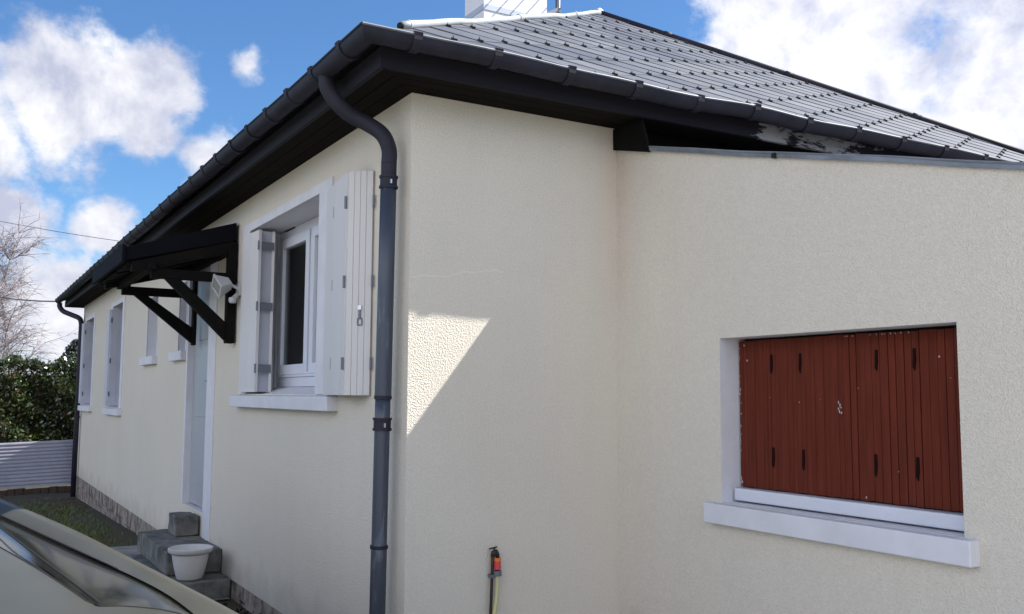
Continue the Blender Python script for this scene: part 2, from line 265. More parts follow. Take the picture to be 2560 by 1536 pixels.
# ------------------------------------------------------------------ mesh helpers
class MB:
    def __init__(s): s.v = []; s.f = []; s.m = []; s.mats = []
    def mi(s, m):
        if m not in s.mats: s.mats.append(m)
        return s.mats.index(m)
    def face(s, pts, m):
        i = len(s.v); s.v += [tuple(p) for p in pts]; s.f.append(list(range(i, i + len(pts)))); s.m.append(s.mi(m))
    def hexa(s, p, m):
        """p: 8 points, bottom loop 0-3 then top loop 4-7"""
        i = len(s.v); s.v += [tuple(q) for q in p]; k = s.mi(m)
        for f in ((0, 3, 2, 1), (4, 5, 6, 7), (0, 1, 5, 4), (1, 2, 6, 5), (2, 3, 7, 6), (3, 0, 4, 7)): s.f.append([i + a for a in f]); s.m.append(k)
    def box(s, x0, x1, y0, y1, z0, z1, m):
        s.hexa([(x0, y0, z0), (x1, y0, z0), (x1, y1, z0), (x0, y1, z0), (x0, y0, z1), (x1, y0, z1), (x1, y1, z1), (x0, y1, z1)], m)
    def bar(s, a, b, w, h, m, up=(0, 0, 1)):
        a = Vector(a); b = Vector(b); d = (b - a).normalized(); u = Vector(up); sd = d.cross(u).normalized(); u = sd.cross(d)
        p = []
        for o in (a, b):
            p += [o - sd * w / 2 - u * h / 2, o + sd * w / 2 - u * h / 2, o + sd * w / 2 + u * h / 2, o - sd * w / 2 + u * h / 2]
        s.hexa(p, m)
    def tube(s, pts, rads, m, n=12, cap=True):
        pts = [Vector(p) for p in pts]
        if not hasattr(rads, '__len__'): rads = [rads] * len(pts)
        i0 = len(s.v); k = s.mi(m); ref = None
        for j, p in enumerate(pts):
            d = (pts[min(j + 1, len(pts) - 1)] - pts[max(j - 1, 0)]).normalized()
            if ref is None: ref = d.orthogonal().normalized()
            ref = (ref - d * ref.dot(d)).normalized(); bi = d.cross(ref)
            for a in range(n):
                t = 2 * math.pi * a / n; s.v.append(tuple(p + (ref * math.cos(t) + bi * math.sin(t)) * rads[j]))
        for j in range(len(pts) - 1):
            for a in range(n):
                b = (a + 1) % n; s.f.append([i0 + j * n + a, i0 + j * n + b, i0 + (j + 1) * n + b, i0 + (j + 1) * n + a]); s.m.append(k)
        if cap:
            s.f.append([i0 + a for a in range(n)][::-1]); s.m.append(k)
            s.f.append([i0 + (len(pts) - 1) * n + a for a in range(n)]); s.m.append(k)
    def lathe(s, c, prof, m, n=32, axis=None):
        i0 = len(s.v); k = s.mi(m)
        for r, z in prof:
            for a in range(n):
                t = 2 * math.pi * a / n; s.v.append((c[0] + r * math.cos(t), c[1] + r * math.sin(t), c[2] + z))
        for j in range(len(prof) - 1):
            for a in range(n):
                b = (a + 1) % n; s.f.append([i0 + j * n + a, i0 + j * n + b, i0 + (j + 1) * n + b, i0 + (j + 1) * n + a]); s.m.append(k)
    def prism(s, poly, d, m):
        """poly: 3-D outline, d: extrusion vector"""
        d = Vector(d); n = len(poly); i = len(s.v); k = s.mi(m)
        s.v += [tuple(p) for p in poly] + [tuple(Vector(p) + d) for p in poly]
        s.f.append([i + a for a in range(n)][::-1]); s.m.append(k); s.f.append([i + n + a for a in range(n)]); s.m.append(k)
        for a in range(n): b = (a + 1) % n; s.f.append([i + a, i + b, i + n + b, i + n + a]); s.m.append(k)
    def build(s, name, parent=None, smooth=False, bevel=0, merge=False):
        me = bpy.data.meshes.new(name); me.from_pydata(s.v, [], s.f)
        for m in s.mats: me.materials.append(MATS[m])
        for p, k in zip(me.polygons, s.m): p.material_index = k; p.use_smooth = smooth
        bm = bmesh.new(); bm.from_mesh(me)
        if merge: bmesh.ops.remove_doubles(bm, verts=bm.verts, dist=1e-5)
        bmesh.ops.recalc_face_normals(bm, faces=bm.faces); bm.to_mesh(me); bm.free()
        o = bpy.data.objects.new(name, me); col.objects.link(o); o.parent = parent
        if parent is not None:
            w = Vector((0, 0, 0)); q = parent
            while q is not None: w += q.location; q = q.parent
            o.location = -w
        if bevel:
            b = o.modifiers.new('bevel', 'BEVEL'); b.width = bevel; b.segments = 2; b.limit_method = 'ANGLE'; b.angle_limit = R(50)
        return o
def tag(o, label=None, cat=None, group=None, kind=None):
    for k, v in (('label', label), ('category', cat), ('group', group), ('kind', kind)):
        if v: o[k] = v
    return o
def empty(name, loc, label, cat, group=None):
    o = bpy.data.objects.new(name, None); col.objects.link(o); o.location = loc; o.empty_display_size = 0.2
    return tag(o, label, cat, group)
def frame_rect(mb, x0, x1, z0, z1, w, y0, y1, m, side=None):
    """rectangular frame in an x-z plane, butted corners"""
    mb.box(x0, x0 + w, y0, y1, z0, z1, m); mb.box(x1 - w, x1, y0, y1, z0, z1, m)
    mb.box(x0 + w, x1 - w, y0, y1, z1 - w, z1, m); mb.box(x0 + w, x1 - w, y0, y1, z0, z0 + w, m)

# ------------------------------------------------------------------ ground
def gz(x, y):
    z = -1.33 if x > -2.5 else (-1.33 + (x + 2.5) * 0.0155 if x > -7 else (-1.40 + (x + 7) * 0.027 if x > -12 else -1.535))
    return z - 0.10 * min(1.0, max(0.0, (-y - 0.4) / 1.4)) 
def build_ground():
    mb = MB()
    xs = [-900, -200, -60, -30, -20] + [-14 + i * 0.5 for i in range(40)] + [10, 30, 100, 900]
    ys = [-900, -100, -20, -6, -4, -3] + [-2.5 + 0.25 * i for i in range(11)] + [1, 5, 12, 40, 200, 900]
    for i in range(len(xs) - 1):
        for j in range(len(ys) - 1):
            q = [(xs[i], ys[j]), (xs[i + 1], ys[j]), (xs[i + 1], ys[j + 1]), (xs[i], ys[j + 1])]
            mb.face([(x, y, gz(x, y)) for x, y in q], 'ground')
    o = mb.build('ground', merge=True, smooth=True); tag(o, kind='structure')
    mb = MB()   # concrete path beside the steps
    pts = [(-5.6, -0.02), (-5.55, -0.5), (-5.7, -0.9), (-5.6, -1.7), (-4.0, -2.3), (-1.8, -2.2), (-2.0, -0.75), (-2.75, -0.45), (-2.75, -0.02)]
    z = 0.012
    i = len(mb.v)
    n = 12
    for a in range(n):
        for b in range(6):
            x0 = -5.6 + a * 2.9 / n; x1 = x0 + 2.9 / n; y0 = -0.02 - b * 0.36; y1 = y0 - 0.36
            mb.face([(x, y, gz(x, y) + z) for x, y in ((x0, y0), (x1, y0), (x1, y1), (x0, y1))], 'path_concrete')
    o = mb.build('path', merge=True, smooth=True); tag(o, kind='structure')
    mb = MB()  # unseen pale gravel, added to bounce light up onto the walls
    xs = [-5.4 + i * .6 for i in range(14)] + [4, 6, 10, 20]; ys2 = [1.08, .5, 0.0, -.4, -.8, -1.2, -1.6, -2, -3, -5, -9, -14]
    for i in range(len(xs) - 1):
        for j in range(len(ys2) - 1):
            cx = (xs[i] + xs[i + 1]) / 2; cy = (ys2[j] + ys2[j + 1]) / 2
            if cy > -1.9 - .0 and cx < -.35: continue
            if cy > 0 and cx < 0.05: continue
            mb.face([(x, y, gz(x, y) + .006) for x, y in ((xs[i], ys2[j]), (xs[i + 1], ys2[j]), (xs[i + 1], ys2[j + 1]), (xs[i], ys2[j + 1]))], 'gravel')
    o = mb.build('driveway', merge=True, smooth=True); tag(o, kind='structure')
    mb = MB()   # grass blades
    rnd = random.Random(3)
    for _ in range(16000):
        x = rnd.uniform(-11.7, -5.5); y = -rnd.uniform(0.12, 3.2)
        if y > -0.35 - 0.12 * math.sin(x * 2.1) and rnd.random() < .75: continue
        if x < -9.5 and rnd.random() < (-9.5 - x) / 2.5: continue
        z0 = gz(x, y); h = rnd.uniform(0.02, 0.055); a = rnd.uniform(0, 6.28); w = 0.006
        dx, dy = math.cos(a) * w, math.sin(a) * w; lx, ly = rnd.uniform(-.02, .02), rnd.uniform(-.02, .02)
        mb.face([(x - dx, y - dy, z0), (x + dx, y + dy, z0), (x + lx, y + ly, z0 + h)], 'grass')
    tag(mb.build('lawn_grass'), kind='stuff')
    mb = MB()   # fallen leaves on bare soil by the fence
    for _ in range(1500):
        x = rnd.uniform(-11.9, -9.0); y = -rnd.uniform(0.05, 2.4); z0 = gz(x, y) + 0.006 + rnd.random() * 0.012; a = rnd.uniform(0, 6.28); s = rnd.uniform(.012, .03)
        mb.face([(x + math.cos(a + k * 1.57) * s * (1 if k % 2 else .55), y + math.sin(a + k * 1.57) * s * (1 if k % 2 else .55), z0 + rnd.uniform(0, .012)) for k in range(4)], 'leaf_brown')
    tag(mb.build('leaf_litter'), kind='stuff')
build_ground()

# ------------------------------------------------------------------ house
W_TOP, PL = 1.292, -1.21
LEN, WID = 11.848, 4.90
BY = 1.0876
house = empty('house', (-5.5, 2.4, -1.45), 'single storey cream rendered house with dark slate hip roof and low side extension', 'house')

def wall_front():
    """front wall, outer face y=0, with openings and reveals"""
    holes = [(-2.52, -1.15, 0.0, 1.06, 0.22), (-4.37, -3.59, -0.875, 1.06, 0.06), (-4.76, -4.46, 0.36, 0.93, 0.20), (-6.30, -5.76, 0.36, 0.93, 0.20),
             (-8.72, -7.93, -0.17, 1.04, 0.22), (-11.40, -10.52, -0.17, 1.04, 0.22)]
    mb = MB(); xs = sorted({-LEN, 0.0} | {h[0] for h in holes} | {h[1] for h in holes}); zs = sorted({PL, W_TOP} | {h[2] for h in holes} | {h[3] for h in holes})
    for i in range(len(xs) - 1):
        for j in range(len(zs) - 1):
            cx = (xs[i] + xs[i + 1]) / 2; cz = (zs[j] + zs[j + 1]) / 2
            if any(h[0] < cx < h[1] and h[2] < cz < h[3] for h in holes): continue
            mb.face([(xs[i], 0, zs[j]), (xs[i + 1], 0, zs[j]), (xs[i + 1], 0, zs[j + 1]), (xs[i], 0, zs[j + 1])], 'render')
    for x0, x1, z0, z1, d in holes:
        for a, b in (((x0, z0), (x0, z1)), ((x0, z1), (x1, z1)), ((x1, z1), (x1, z0)), ((x1, z0), (x0, z0))):
            mb.face([(a[0], 0, a[1]), (b[0], 0, b[1]), (b[0], d + .06, b[1]), (a[0], d + .06, a[1])], 'white')
    # side wall x=0 (with the stretch behind the extension), rear and far walls
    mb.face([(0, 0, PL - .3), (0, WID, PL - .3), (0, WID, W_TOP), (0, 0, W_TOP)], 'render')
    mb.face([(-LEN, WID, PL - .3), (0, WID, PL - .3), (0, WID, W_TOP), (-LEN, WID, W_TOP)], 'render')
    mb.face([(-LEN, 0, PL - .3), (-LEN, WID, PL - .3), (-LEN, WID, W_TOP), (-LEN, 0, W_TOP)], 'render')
    mb.face([(0, 0, PL), (-LEN, 0, PL), (-LEN, 0.014, PL), (0, 0.014, PL)], 'render')
    o = mb.build('wall', house, merge=True)
    mb = MB()  # stone plinth, a little behind the render face, faceted stones
    rnd = random.Random(11); x = -LEN
    mb.face([(-LEN, 0.016, PL), (-LEN, 0.016, -1.75), (-0.01, 0.016, -1.75), (-0.01, 0.016, PL)], 'stone')
    while x < -0.1:
        w = rnd.uniform(.22, .5); zt = PL - 0.004; zb = PL - rnd.uniform(.11, .2); 
        mb.hexa([(x + .008, -0.0 + rnd.uniform(0, .008), zb), (x + w - .008, rnd.uniform(0, .008), zb), (x + w - .008, .03, zb), (x + .008, .03, zb),
                 (x + .008, rnd.uniform(0.001, .008), zt), (x + w - .008, rnd.uniform(0.001, .008), zt), (x + w - .008, .03, zt), (x + .008, .03, zt)], 'stone')
        mb.hexa([(x + .03, rnd.uniform(0, .008), -1.7), (x + w + .01, rnd.uniform(0, .008), -1.7), (x + w + .01, .03, -1.7), (x + .03, .03, -1.7),
                 (x + .03, rnd.uniform(0, .008), zb - .01), (x + w + .01, rnd.uniform(0, .008), zb - .01), (x + w + .01, .03, zb - .01), (x + .03, .03, zb - .01)], 'stone')
        x += w
    mb.build('plinth', house)
wall_front()

# roof ------------------------------------------------------------
EX, EZ = 0.300, 1.402            # eaves edge offset and height
T1 = 0.632                       # slope of the hip end over the side wall
AP = Vector((-2.03, 2.45, EZ + T1 * 2.33))       # near end of the ridge
T2 = (AP.z - EZ) / (AP.y + EX)
AF = Vector((-LEN + 2.03, AP.y, AP.z))
def slate_plane(mb, O, ey, es, u, v, org, inside, th=0.0066):
    """diamond slates: O origin on the eaves line, ey along the eaves, es down the slope; u, v lattice vectors and org in (s, y)"""
    nrm = ey.cross(es).normalized()
    if nrm.z < 0: nrm = -nrm
    rnd = random.Random(5)
    for i in range(-60, 60):
        for j in range(-60, 60):
            s = org[0] + i * u[0] + j * v[0]; y = org[1] + i * u[1] + j * v[1]
            c = (s + (u[0] - v[0]) / 2, y + (u[1] - v[1]) / 2)
            if not inside(c[0], c[1]): continue
            P = lambda a, b, h: O + es * a + ey * b + nrm * h
            k = rnd.uniform(-.0010, .0012); sm = rnd.choice(['slate', 'slate', 'slate_pale', 'slate_deep'])
            b0 = (s, y); b1 = (s + u[0], y + u[1]); b2 = (s + u[0] - v[0], y + u[1] - v[1]); b3 = (s - v[0], y - v[1])
            mb.hexa([P(*b0, 0), P(*b1, 0), P(*b2, -.004), P(*b3, 0),
                     P(*b0, th + k), P(*b1, th * .6 + k), P(*b2, .001), P(*b3, th * .8 + k)], sm)
            # hook over the bottom corner
            q = lambda a, b, h: O + es * (s + a) + ey * (y + b) + nrm * h
            mb.hexa([q(-.009, -.016, .003), q(.005, -.006, .003), q(.005, .009, .003), q(-.006, .006, .003), q(-.009, -.016, .013), q(.005, -.006, .013), q(.005, .009, .013), q(-.006, .006, .013)], 'slate_hook')
            mb.hexa([q(-.007, -.009, .013), q(-.003, -.009, .013), q(-.003, -.005, .013), q(-.007, -.005, .013), q(-.008, -.012, .022), q(-.006, -.012, .022), q(-.006, -.009, .022), q(-.008, -.009, .022)], 'slate_hook')
def clip_mesh(o, planes):
    bm = bmesh.new(); bm.from_mesh(o.data)
    for co, no in planes:
        bmesh.ops.bisect_plane(bm, geom=bm.verts[:] + bm.edges[:] + bm.faces[:], plane_co=co, plane_no=no, clear_outer=True)
    bm.to_mesh(o.data); bm.free()
def build_roof():
    root = MB(); off = 0.004
    c1 = (EX, -EX, EZ); c2 = (EX, WID + EX, EZ); c3 = (-LEN - EX, WID + EX, EZ); c4 = (-LEN - EX, -EX, EZ)
    dn = Vector((0, 0, -0.012))
    for p in ([c1, c2, AP], [c4, c1, AP, AF], [c2, c3, AF, AP], [c3, c4, AF]):
        root.face([Vector(q) + dn for q in p], 'slate')
    # thin eaves board so the roof has an edge
    roof = root.build('roof', house)
    hx = Vector((1, 0, -T1)).normalized(); hy = Vector((0, 1, 0))
    k1 = math.sqrt(1 + T1 * T1); O = Vector((0, 0, EZ + T1 * EX))
    mb = MB()
    def inside(s, y):
        x = s / k1
        if x > EX + .1: return False
        t = (EX - x) / (EX - AP.x)
        return -EX + t * (AP.y + EX) - .35 < y < WID + EX - t * (WID + EX - AP.y) + .35 and x > AP.x - .3
    slate_plane(mb, O, hy, hx, (-.1145, .178), (.1165, .241), (-.3835, .592), inside)
    o = mb.build('slate_covering', roof)
    n1 = (Vector(c1) - AP).cross(Vector((0, 0, 1))).normalized(); n1 = n1 if n1.y < 0 else -n1
    n2 = (Vector(c2) - AP).cross(Vector((0, 0, 1))).normalized(); n2 = n2 if n2.y > 0 else -n2
    clip_mesh(o, [(AP, n1), (AP, n2), ((EX + .02, 0, 0), (1, 0, 0))])
    mb = MB()
    fy = Vector((-1, 0, 0)); fs = Vector((0, -1, -T2)).normalized(); k2 = math.sqrt(1 + T2 * T2)
    O2 = Vector((0, 0, EZ + T2 * EX))
    def inside2(s, y):
        yy = -s / k2; x = -y
        if yy < -EX - .1 or yy > AP.y + .2: return False
        t = (yy + EX) / (AP.y + EX)
        return x < EX - t * (EX - AP.x) + .35 and x > -LEN - EX + t * 2.33 - .35
    slate_plane(mb, O2, fy, fs, (-.1145, .178), (.1165, .241), (0, 0), inside2)
    o = mb.build('slate_covering', roof)
    clip_mesh(o, [(AP, -n1), ((0, -EX - .02, 0), (0, -1, 0)), (AF, Vector((-1, -1, 0)).normalized()), (AP, (0, 1, 0))])
    # hip and ridge caps
    mb = MB(); rnd = random.Random(2); n = 34; a = Vector(c1) + (AP - Vector(c1)) * .066; pts = []; rad = []
    for i in range(n):
        t = i / (n - 1); p = a.lerp(AP, t) + Vector((0, 0, .014 + .004 * math.sin(t * 15) + .002 * math.sin(t * 41 + 1))); pts.append(p); rad.append(.0165 + .0015 * math.sin(t * 23) + rnd.uniform(-.0007, .0007))
    mb.tube(pts, rad, 'zinc_ridge', 14)
    for t in (.02, .44, .79):
        p = a.lerp(AP, t) + Vector((0, 0, .018)); d = (AP - a).normalized() * .008; mb.tube([p - d, p + d], .0195, 'zinc_ridge', 14)
    p = Vector(c1).lerp(AP, .0645) + Vector((0, 0, .014)); d = (AP - a).normalized() * .003; mb.tube([p - d, p + d], .0155, 'black', 14)
    mb.build('ridge_cap', roof, smooth=True)
    mb = MB(); e2 = Vector(c2); up = Vector((0, 0, .014)); mb.tube([AP + up, AP.lerp(e2, .33) + up, AP.lerp(e2, .66) + up, e2 + up], [.022, .024, .022, .022], 'zinc_dark', 8)
    for t in (.14, .38, .62, .85): p = AP.lerp(e2, t) + up; d = (e2 - AP).normalized() * .03; mb.tube([p - d, p + d], .027, 'zinc_dark', 8)
    mb.build('ridge_cap', roof, smooth=True)
    mb = MB(); mb.tube([AP + up, AF + up], .04, 'zinc_ridge', 8); mb.build('ridge_cap', roof, smooth=True)
    # chimney
    mb = MB(); x0, x1, y0, y1 = -3.34, -3.0, 1.975, 2.587
    mb.box(x0, x1, y0, y1, 2.3, 4.15, 'chimney_white'); mb.box(x0 - .06, x1 + .06, y0 - .06, y1 + .06, 4.15, 4.22, 'chimney_white')
    ch = mb.build('chimney', roof)
    mb = MB(); mb.box(x0 - .006, x1 + .006, y0 - .006, y1 + .006, 3.162, 3.212, 'flashing_light'); mb.build('metal_band', ch)
mat('flashing_light', (0.42, 0.46, 0.52), 0.5, metal=0.1, var=0.08)
build_roof()

def build_antenna():
    a = empty('antenna_mast', (-3.06, 2.80, 2.4), 'grey metal antenna mast clamped beside the white chimney on the roof', 'antenna')
    mb = MB(); X, Y = -3.06, 2.745
    mb.tube([(X, Y, 2.4), (X, Y, 3.9)], .016, 'antenna_metal', 12); mb.build('mast', a, smooth=True)
    mb = MB(); mb.tube([(X - .02, Y - .012, 3.2), (X - .02, Y - .014, 3.75)], .005, 'cable', 6); mb.build('coaxial_cable', a)
    mb = MB(); mb.bar((X + .03, 2.56, 3.215), (X + .0, Y, 3.335), .03, .06, 'antenna_metal'); mb.bar((X + .03, 2.56, 3.215), (X + .03, 2.60, 3.17), .03, .05, 'antenna_metal')
    mb.bar((X + .035, 2.54, 3.26), (X + .035, 2.60, 3.22), .02, .02, 'antenna_metal')
    mb.tube([(X, Y, 3.31), (X, Y, 3.355)], .024, 'antenna_metal', 12); mb.build('clamp', a)
    mb = MB(); zb = 3.72; xb = X + .06; mb.bar((xb, 1.9, zb), (xb, 3.35, zb), .02, .02, 'antenna_metal')
    for i in range(12):
        y = 1.95 + i * .125; l = .20 + .012 * i
        mb.tube([(xb - l, y, zb + .015), (xb + l, y, zb + .015)], .006, 'antenna_metal', 6)
    mb.build('aerial', a)
build_antenna()

# gutters, fascia, soffit -------------------------------------------
GC, GR, GZ = 0.329, 0.047, 1.390
def gutter(name, pts, miter0=None, miter1=None, wave=None):
    """half round gutter swept along pts; pts are (pos, outward) pairs"""
    mb = MB(); prof = []
    for i in range(11):
        a = math.pi * i / 10; prof.append((-math.cos(a) * GR, -math.sin(a) * GR))
    ring = prof + [(p[0] * .93, p[1] * .93) for p in prof[::-1]]
    n = len(ring); k = mb.mi('zinc_dark'); rows = []
    for pos, out, sc in pts:
        rows.append(len(mb.v))
        for a, z in ring: mb.v.append(tuple(Vector(pos) + Vector(out) * a * sc + Vector((0, 0, z))))
    for r in range(len(rows) - 1):
        for a in range(n):
            b = (a + 1) % n; mb.f.append([rows[r] + a, rows[r] + b, rows[r + 1] + b, rows[r + 1] + a]); mb.m.append(k)
    for r in (rows[0], rows[-1]): mb.f.append([r + a for a in range(n)]); mb.m.append(k)
    lip = [Vector(p) + Vector(o) * GR * sc + Vector((0, 0, .004)) for p, o, sc in pts]
    mb.tube(lip, .0055, 'zinc_edge' if name == 'side' else 'zinc_dark', 8)  # sunlit glint on the side lip is put into its paler colour
    return mb
rnd = random.Random(21)
ptsB = []; s2 = math.sqrt(2)
diag = Vector((1, -1, 0)).normalized()
ys = [i * .09 for i in range(0, 62)]
def wv(y):
    return (.004 * math.sin(y * 4.6 + .6) + .0035 * math.sin(y * 8.3)) * (1 if .5 < y < 2.4 else .35) - .010 * math.exp(-((y - 1.25) / .35) ** 2) 
ptsB.append(((GC, -GC, GZ), diag, s2))
for y in ys: ptsB.append(((GC + .002 * math.sin(y * 6), y - .05, GZ + wv(y)), (1, 0, 0), 1))
gB = gutter('side', ptsB).build('gutter', house, smooth=True)
ptsA = [((GC, -GC, GZ), diag, s2)]
x = .1
while x > -LEN - .32: ptsA.append(((x, -GC, GZ + .003 * math.sin(x * 3.1)), (0, -1, 0), 1)); x -= .25
ptsA.append(((-LEN - .32, -GC, GZ), (0, -1, 0), 1))
gA = gutter('front', ptsA).build('gutter', house, smooth=True)
for o in (gA, gB):
    e = o.modifiers.new('edge', 'EDGE_SPLIT'); e.split_angle = R(45)

def bracket_mesh():
    mb = MB(); w = .018
    r = GR + .003; prof = [(-math.cos(math.pi * i / 10) * r, -math.sin(math.pi * i / 10) * r) for i in range(11)] + [(r + .004, .012), (r - .012, .016)]
    for (a, b), (c, d) in zip(prof, prof[1:]):
        n_ = Vector((-(d - b), c - a)); n_.normalize(); n_ *= -.0028
        mb.hexa([(a, -w, b), (a, w, b), (c, w, d), (c, -w, d), (a + n_.x, -w, b + n_.y), (a + n_.x, w, b + n_.y), (c + n_.x, w, d + n_.y), (c + n_.x, -w, d + n_.y)], 'zinc_dark')
    return mb
hl = Vector(house.location)
b0 = bracket_mesh().build('gutter_bracket', gB)
yb = [0.215 + .36 * i for i in range(0, 14)]
yb = [-.145 + .36 * i for i in range(0, 15)]
for i, y in enumerate(yb):
    o = b0 if i == 0 else b0.copy()
    if i: col.objects.link(o)
    o.parent = gB; o.location = (GC, y, GZ + wv(y + .05))
i = 0; x = .115
while x > -LEN - .2:
    o = b0.copy(); col.objects.link(o); o.parent = gA; o.location = (GC * 0 + x, -GC, GZ); o.rotation_euler = (0, 0, -math.pi / 2); x -= .347

def eaves():
    mb = MB(); f0, f1 = .224, .246; zb, zt = 1.294, 1.372
    mb.prism([(f0, -f0, zb - .006), (f1, -f1, zb - .006), (f1, WID + f1, zb - .006), (f0, WID + f0, zb - .006)], (0, 0, zt - zb + .006), 'fascia')
    mb.build('fascia_board', house)
    mb = MB(); mb.prism([(f0, -f0 - .0005, zb - .006), (-LEN - f0, -f0 - .0005, zb - .006), (-LEN - f1, -f1, zb - .006), (f1, -f1, zb - .006)], (0, 0, zt - zb + .006), 'fascia_paint')
    mb.prism([(-LEN - f0 - .0005, -f0, zb - .006), (-LEN - f1, -f1, zb - .006), (-LEN - f1, WID + f1, zb - .006), (-LEN - f0 - .0005, WID + f0, zb - .006)], (0, 0, zt - zb + .006), 'soffit')
    mb.build('fascia_board', house)
    mb = MB()  # tongue and groove soffit boards along each side, mitred at the corner
    n = 3
    for k in range(n):
        a = .0 + k * f0 / n + .002; b = (k + 1) * f0 / n - .003
        mb.prism([(a, -a, zb), (b, -b, zb), (b, WID, zb), (a, WID, zb)], (0, 0, .012), 'soffit')
        mb.prism([(a, -a, zb), (-LEN - .2, -a, zb), (-LEN - .2, -b, zb), (b, -b, zb)], (0, 0, .012), 'soffit')
    mb.prism([(-.05, -f0, zb + .014), (f0, -f0, zb + .014), (f0, WID, zb + .014), (-.05, WID, zb + .014)], (0, 0, .008), 'black')
    mb.prism([(-.05, -f0, zb + .014), (-.05, .1, zb + .014), (-LEN - .2, .1, zb + .014), (-LEN - .2, -f0, zb + .014)], (0, 0, .008), 'black')
    mb.prism([(-LEN - f0, -f0, zb), (-LEN - .2, -f0, zb), (-LEN - .2, WID, zb), (-LEN - f0, WID, zb)], (0, 0, .012), 'soffit')
    mb.build('soffit', house)
eaves()

def smooth_path(pts, n=8):
    """Catmull-Rom"""
    P = [Vector(p) for p in pts]; P = [P[0] * 2 - P[1]] + P + [P[-1] * 2 - P[-2]]; out = []
    for i in range(1, len(P) - 2):
        for k in range(n):
            t = k / n; a, b, c, d = P[i - 1], P[i], P[i + 1], P[i + 2]
            out.append(.5 * ((2 * b) + (c - a) * t + (2 * a - 5 * b + 4 * c - d) * t * t + (3 * b - a - 3 * c + d) * t ** 3))
    out.append(P[-2]); return out
def downpipes():
    r = .0335
    mb = MB()
    path = smooth_path([(-.165, -.326, 1.352), (-.160, -.322, 1.305), (-.148, -.288, 1.247), (-.140, -.225, 1.195), (-.120, -.150, 1.160), (-.090, -.095, 1.115), (-.075, -.070, 1.050), (-.073, -.070, .98)], 6)
    mb.tube(path, r, 'zinc_dark', 20)
    mb.tube([(-.073, -.07, .985), (-.073, -.07, .90)], [r, r], 'zinc_dark', 20, cap=False)
    dp = mb.build('downpipe', house, smooth=True)
    mb = MB(); top = Vector((-.073, -.07, .905)); bot = Vector((-.125, -.07, -1.42)); d = bot - top
    f = lambda z: top + d * ((top.z - z) / (top.z - bot.z))
    mb.tube([f(.905), f(.45), f(0.0), f(-.02)], [r + .001, r + .001, r + .002, r + .002], 'zinc_pipe', 20)
    mb.tube([f(-.02), f(-.12), f(-.14), f(-.62), f(-.64), f(-1.42)], [r - .001, r - .001, r - .001, r - .001, r, r], 'zinc_pipe', 20)
    mb.build('pipe_section', dp, smooth=True)
    for z0, big in ((.905, 1), (-.012, 0), (-.125, 1), (-.632, 0)):
        mb = MB()
        if big:
            for dz in (-.026, .018): mb.tube([f(z0 + dz), f(z0 + dz + .010)], r + .007, 'zinc_dark', 20)
            mb.tube([f(z0 - .02), f(z0 + .022)], r + .003, 'zinc_dark', 20)
            c = f(z0); mb.box(c.x + r - .004, c.x + r + .012, c.y - .010, c.y - .003, z0 - .012, z0 + .006, 'metal')
            mb.build('pipe_clamp', dp)
        else:
            mb.tube([f(z0 - .007), f(z0 + .007)], r + .004, 'zinc_dark', 20); mb.build('pipe_collar', dp)
    mb = MB(); X = -11.60; Y = -.055
    path = smooth_path([(-12.08, -.316, 1.345), (-12.07, -.315, 1.29), (-12.0, -.27, 1.22), (-11.85, -.17, 1.16), (-11.68, -.08, 1.10), (-11.62, -.055, 1.02), (X, Y, .9)], 5)
    mb.tube(path + [Vector((X, Y, .3)), Vector((X - .03, Y, -.4)), Vector((X - .06, Y, -1.5))], .036, 'zinc_dark', 16)
    d2 = mb.build('downpipe', house, smooth=True)
    for z0 in (.45, -.35):
        mb = MB(); mb.tube([(X - .02, Y, z0 - .015), (X - .02, Y, z0 + .015)], .043, 'zinc_dark', 16); mb.build('pipe_clamp', d2)
downpipes()

